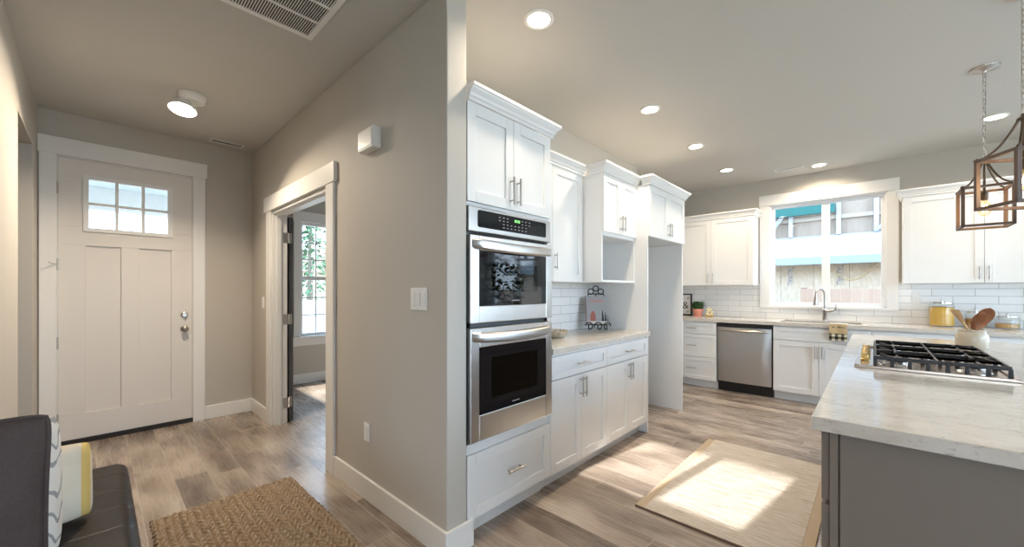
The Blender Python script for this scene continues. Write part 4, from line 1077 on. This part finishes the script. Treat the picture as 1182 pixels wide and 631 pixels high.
mb.add(vs, [(i*m+k, i*m+(k+1)%m, (i+1)*m+(k+1)%m, (i+1)*m+k) for i in range(n-1) for k in range(m)]+[tuple(range(m)), tuple(range((n-1)*m, n*m))])
mb.build('seat', M_LEATHER, t, smooth=True)
for xx in (bx0+.06, bx1-.06):
    for yy in (by0+.06, by1-.06): MB().lathe((xx, yy, 0), [(.001,0),(.02,0),(.028,.13),(.001,.13)], 16).build('leg', M_IRON, t, smooth=True)

def pillow(name, label, c, w_, h_, th, rot, tilt, m, piping=None, seed=0, pinch=.06):
    t = thing(name, label, 'pillow', c)
    R = Matrix.Rotation(rot, 3, 'Z') @ Matrix.Rotation(tilt, 3, 'Y')
    fn_ = lambda p: Vector(c) + R @ p      # local: y across, z up, x thickness
    def outline(u, v):
        k = .10
        rc = 1-.05*(abs(u)*abs(v))**6; y = u*rc*(1-pinch*(1-abs(v)**2.5)*abs(u)); z = v*rc*(1-pinch*(1-abs(u)**2.5)*abs(v))
        return y*w_/2, z*h_/2
    def f(s, v_, sg):
        u = -1+2*s; v = -1+2*v_
        y, z = outline(u, v)
        e = max(0, (1-u**2))**.5*max(0, (1-v**2))**.5
        x = sg*th/2*(e**.75)+.004*noise.noise(Vector((u*3+seed, v*3, sg)))*e
        x += .006*noise.noise(Vector((u*6+seed, v*5, 2)))*e
        return (x, y, z)
    mb = MB(fn_); mb.grid(lambda s, v: f(s, v, 1), 36, 36); mb.grid(lambda s, v: f(s, v, -1), 36, 36)
    o = mb.build('cover', m, t, smooth=True, weld=True)
    if piping:
        pts = []
        N = 30
        for i in range(N): pts.append((0, *outline(-1+2*i/N, -1)))
        for i in range(N): pts.append((0, *outline(1, -1+2*i/N)))
        for i in range(N): pts.append((0, *outline(1-2*i/N, 1)))
        for i in range(N): pts.append((0, *outline(-1, 1-2*i/N)))
        MB(fn_).tube(pts, .007, 8, True).build('piping', piping, o, smooth=True)
    return t
pillow('throw_pillow', 'dark charcoal brown square pillow with piping, nearest on the bench', (-1.70,-.338,.705), .50, .50, .17, math.radians(-2), math.radians(-10), M_DARKCH, M_DARKCH, 1, .04)
pillow('throw_pillow', 'white pillow with grey branch print behind the dark pillow', (-1.925,-.308,.677), .46, .44, .20, math.radians(6), math.radians(-10), M_BRANCH, None, 5, -.01)
pillow('throw_pillow', 'small cream pillow with a yellow band farthest along the bench', (-2.15,-.238,.592), .46, .275, .17, math.radians(8), math.radians(-9), M_YELLOW, None, 9, .0)

# ------------------------------------------------------------------ dining side seen in the oven glass
t = thing('potted_tree', 'leafy potted tree standing by the dining window', 'plant', (2.35, 5.45, 0))
MB().lathe((2.35,5.45,0), [(.001,0),(.14,0),(.18,.32),(.165,.32),(.16,.29),(.001,.29)], 28).build('pot', M_IRON, t, smooth=True)
MB().tube([(2.35,5.45,.29),(2.37,5.44,.8),(2.34,5.46,1.4)], [.018,.014,.01], 10).build('trunk', M_DWOOD, t, smooth=True)
def leaf_cloud(mb, c, r, n, ls, squash=1.0):
    for k in range(n):
        d = Vector((random.gauss(0,1), random.gauss(0,1), random.gauss(0,1)))
        d = d.normalized()*random.uniform(.45, 1)**.6*r; d.z *= squash
        p = Vector(c)+d; a = Vector((random.gauss(0,1), random.gauss(0,1), random.gauss(0,.7))).normalized(); b = a.orthogonal().normalized()*.38
        mb.add([p, p+a*ls*.5+b*ls*.5, p+a*ls, p+a*ls*.5-b*ls*.5], [(0,1,2,3)])
mb = MB(); leaf_cloud(mb, (2.34,5.46,1.50), .42, 420, .13, 1.3); mb.build('foliage', M_LEAF, t)

# ------------------------------------------------------------------ outside
M_GROUND = fabric('yard_gravel', (.46,.43,.38), (.36,.34,.28), 8, .95, .2)
mb = MB(); mb.box(-6.3, 30, 6.5, 45, -.75, -.6); struct('ground_back', mb, M_GROUND)
mb = MB(); mb.box(-40, -6.15, -30, 20, -.35, -.2); mb.box(-6.15, -2.35, 4.7, 20, -.36, -.21); mb.box(-6.15, 3.9, -30, -4.8, -.35, -.2); mb.box(3.9, 40, -30, 6.4, -.35, -.2); struct('ground_front', mb, M_GROUND)
def m_osb():
    m = mat('osb_sheathing', (.6,.5,.4), .9); g = NG(m)
    n = g.noise(g.mapping(g.coord(), (22, 22, 9)), 1, 4, .7, .8)
    c = g.ramp(n, [(.3,(.56,.43,.29)),(.5,(.70,.58,.44)),(.7,(.78,.67,.53))])
    s = g.sep(g.coord()); fx = g.math('FRACT', g.math('DIVIDE', s[0], .61))
    g.col(g.mix(g.math('LESS_THAN', fx, .02), c, (.36,.29,.22))); return m
M_OSB = m_osb(); M_FELT = mat('white_roof_underlay', (.44,.44,.44), .8); M_FASCIA = mat('pale_blue_fascia', (.36,.44,.48), .6)
M_LUMBER = m_wood('raw_lumber', (.36,.29,.22), (.44,.37,.29), .3)
NY = 11.0
t = thing('neighbor_house', 'unfinished neighbouring house with bare sheathing walls seen through sink window', 'house', (-1, NY+2, -.6))
MB().box(-12, 7, NY, NY+.2, -.6, 2.05).build('wall', M_OSB, t)
MB().prism([(NY-.45,1.93),(NY-.45,2.0),(NY+2.6,2.95),(NY+2.6,2.88)], -12.3, 7.3, 'x').build('roof', M_FELT, t)
MB().box(-12.3, 7.3, NY-.48, NY-.45, 1.87, 2.03).build('fascia', M_FASCIA, t)
MB().box(-12, 7, NY+2.0, NY+2.2, 2.3, 5.96).build('upper_wall', m_wood('upper_sheathing', (.30,.225,.17), (.40,.32,.25), .3, .9), t)
for xx in (-4.2,-3.4,-2.3,-1.7,-.7,.0,.75,1.5,2.3): MB().box(xx, xx+.09, NY+1.85, NY+2.0, 2.74, 5.6).build('stud', M_FELT, t)
for xx in (-2.2, .1): MB().tube([(xx, NY+1.8, 2.78), (xx+.55, NY+1.82, 3.6)], .05, 4).build('brace', M_FELT, t)
for zz in (3.15, 3.75): MB().box(-12, 7, NY+1.93, NY+2.0, zz, zz+.1).build('band_board', M_LUMBER, t)
MB().box(-3.4, -.72, NY+1.70, NY+1.80, 3.30, 3.52).build('tarp_roll', mat('teal_tarp', (.02,.13,.115), .7), t)
for xx in (-1.473, -.589):
    text('TALLWALL', 'printed_mark', .155, mat('blue_grey_ink', (.16,.22,.32), .8), (xx, NY-.003, 1.64), (PI/2, PI/2, 0), t, .001, 0, 'CENTER', .58)
mb = MB()
for xa, xb in ((-2.45,-1.75),(-.75,.05)):
    mb.tube([(xa+(xb-xa)*k/16, NY-.03, 1.86-.32*math.sin(PI*k/16)) for k in range(17)], .012, 6)
mb.build('hanging_wire', mat('yellow_wire', (.75,.62,.35), .6), t)
M_FENCE = m_wood('pale_cedar', (.46,.30,.215), (.56,.40,.30), .25)
t = thing('board_fence', 'cedar board fence between the yards beyond the sink window', 'fence', (0, 9.0, -.6))
mb = MB(); rnd = random.Random(3)
k = 0
x = -10.0
while x < 6:
    if not (-1.72 < x < -1.02): mb.box(x, x+.138, 9.0, 9.02, -.6, 1.33+.01*rnd.random())
    x += .145
mb.build('boards', M_FENCE, t)
for xx in (-1.80, -1.0): MB().box(xx, xx+.09, 9.02, 9.11, -.6, 1.36).build('post', mat('brown_post', (.30,.20,.16), .8), t)
MB().box(-10, 6, 9.021, 9.06, .2, .29).build('rail', M_FENCE, t)
# porch
t = thing('front_porch', 'white porch ceiling and beam outside the front door glass', 'porch', (-6.3, .2, 2.4))
MB().box(-7.6, -5.11, -3, 1.12, 2.66, 2.74).build('porch_ceiling', mat('pale_blue_porch_ceiling', (.66,.74,.76), .6), t)
MB().box(-7.6, -7.42, -3, 1.12, 2.36, 2.66).build('porch_beam', mat('white_beam', (.80,.80,.80), .5), t)
for yy in (-3, 1.0): MB().box(-7.6, -7.45, yy, yy+.12, -.2, 2.36).build('porch_post', mat('white_post', (.8,.8,.8), .5), t)
for i, (xx, yy) in enumerate(((-6.0,.36),(-6.7,.36))):
    MB().lathe((xx,yy,2.66), [(.001,-.006),(.085,-.006),(.085,-.0005),(.001,-.0005)], 24).build('porch_disc', M_LED, t)  # pair of small glowing discs under the porch ceiling
# trees
M_BARK = mat('grey_bark', (.20,.17,.14), .9); M_CONIFER = mat('conifer_green', (.05,.12,.055), .7)
def conifer(x, y, h, label):
    t = thing('conifer', label, 'tree', (x, y, -.2), 'conifers beyond the bedroom window')
    MB().tube([(x,y,-.2),(x,y,h)], [.14,.02], 8).build('trunk', M_BARK, t)
    mb = MB()
    for k in range(1500):
        f = random.random()**.8; z = .6+(h-.6)*f; r = (1-f)*h*.22+.06; a = random.uniform(0,2*PI); rr_ = r*random.random()**.5
        p = Vector((x+rr_*math.cos(a), y+rr_*math.sin(a), z-rr_*.35)); d = Vector((math.cos(a), math.sin(a), -.5))*.28; q = Vector((-math.sin(a), math.cos(a), .1))*.07
        mb.add([p-q, p+q, p+d], [(0,1,2)])
    mb.build('needles', M_CONIFER, t)
conifer(-17.5, 6.2, 7.5, 'tall dark conifer beyond the bedroom window'); conifer(-22, 10.5, 6.5, 'shorter conifer farther off beyond the bedroom window'); conifer(-16, 2.6, 5.5, 'slim conifer partly hidden beside the bedroom window')
def bare_tree(x, y, h, label):
    t = thing('bare_tree', label, 'tree', (x, y, -.2), 'bare trees beyond the porch')
    mb = MB()
    def br(p, d, L, r, dep):
        e = p+d*L; mb.tube([p, (p+e)/2+Vector((random.gauss(0,.03),random.gauss(0,.03),0)), e], [r, r*.8, r*.55], 5)
        if dep == 0: return
        for k in range(3 if dep > 1 else 4):
            nd = (d+Vector((random.gauss(0,.5),random.gauss(0,.5),random.gauss(.1,.3)))).normalized(); br(e if k else p+d*L*.7, nd, L*.68, r*.55, dep-1)
    br(Vector((x,y,-.2)), Vector((0,0,1)), h*.35, .09, 4); mb.build('branches', M_BARK, t)
bare_tree(-11, 1.6, 6, 'bare branched tree behind the right panes of the front door'); bare_tree(-16, -2.2, 6, 'bare branched tree behind the left panes of the front door')
t = thing('yard_fence', 'pale board fence across the yard beyond the bedroom window', 'fence', (-12.5, 8, -.2))
mb = MB()
for k in range(60): mb.box(-13, -12.98, 3.8+.15*k, 3.8+.15*k+.142, -.2, 1.0)
mb.build('boards', mat('weathered_white_boards', (.66,.63,.60), .8), t)
t = thing('neighbor_house', 'low beige house across the yard beyond the bedroom window', 'house', (-26, 12, 0))
MB().box(-30, -24, 4, 20, -.2, 2.4).build('walls', mat('beige_siding', (.55,.48,.38), .8), t); MB().prism([(3.5,2.4),(20.5,2.4),(12,4.6)], -30.4, -23.6, 'x').build('roof', mat('brown_shingle', (.28,.22,.18), .9), t)
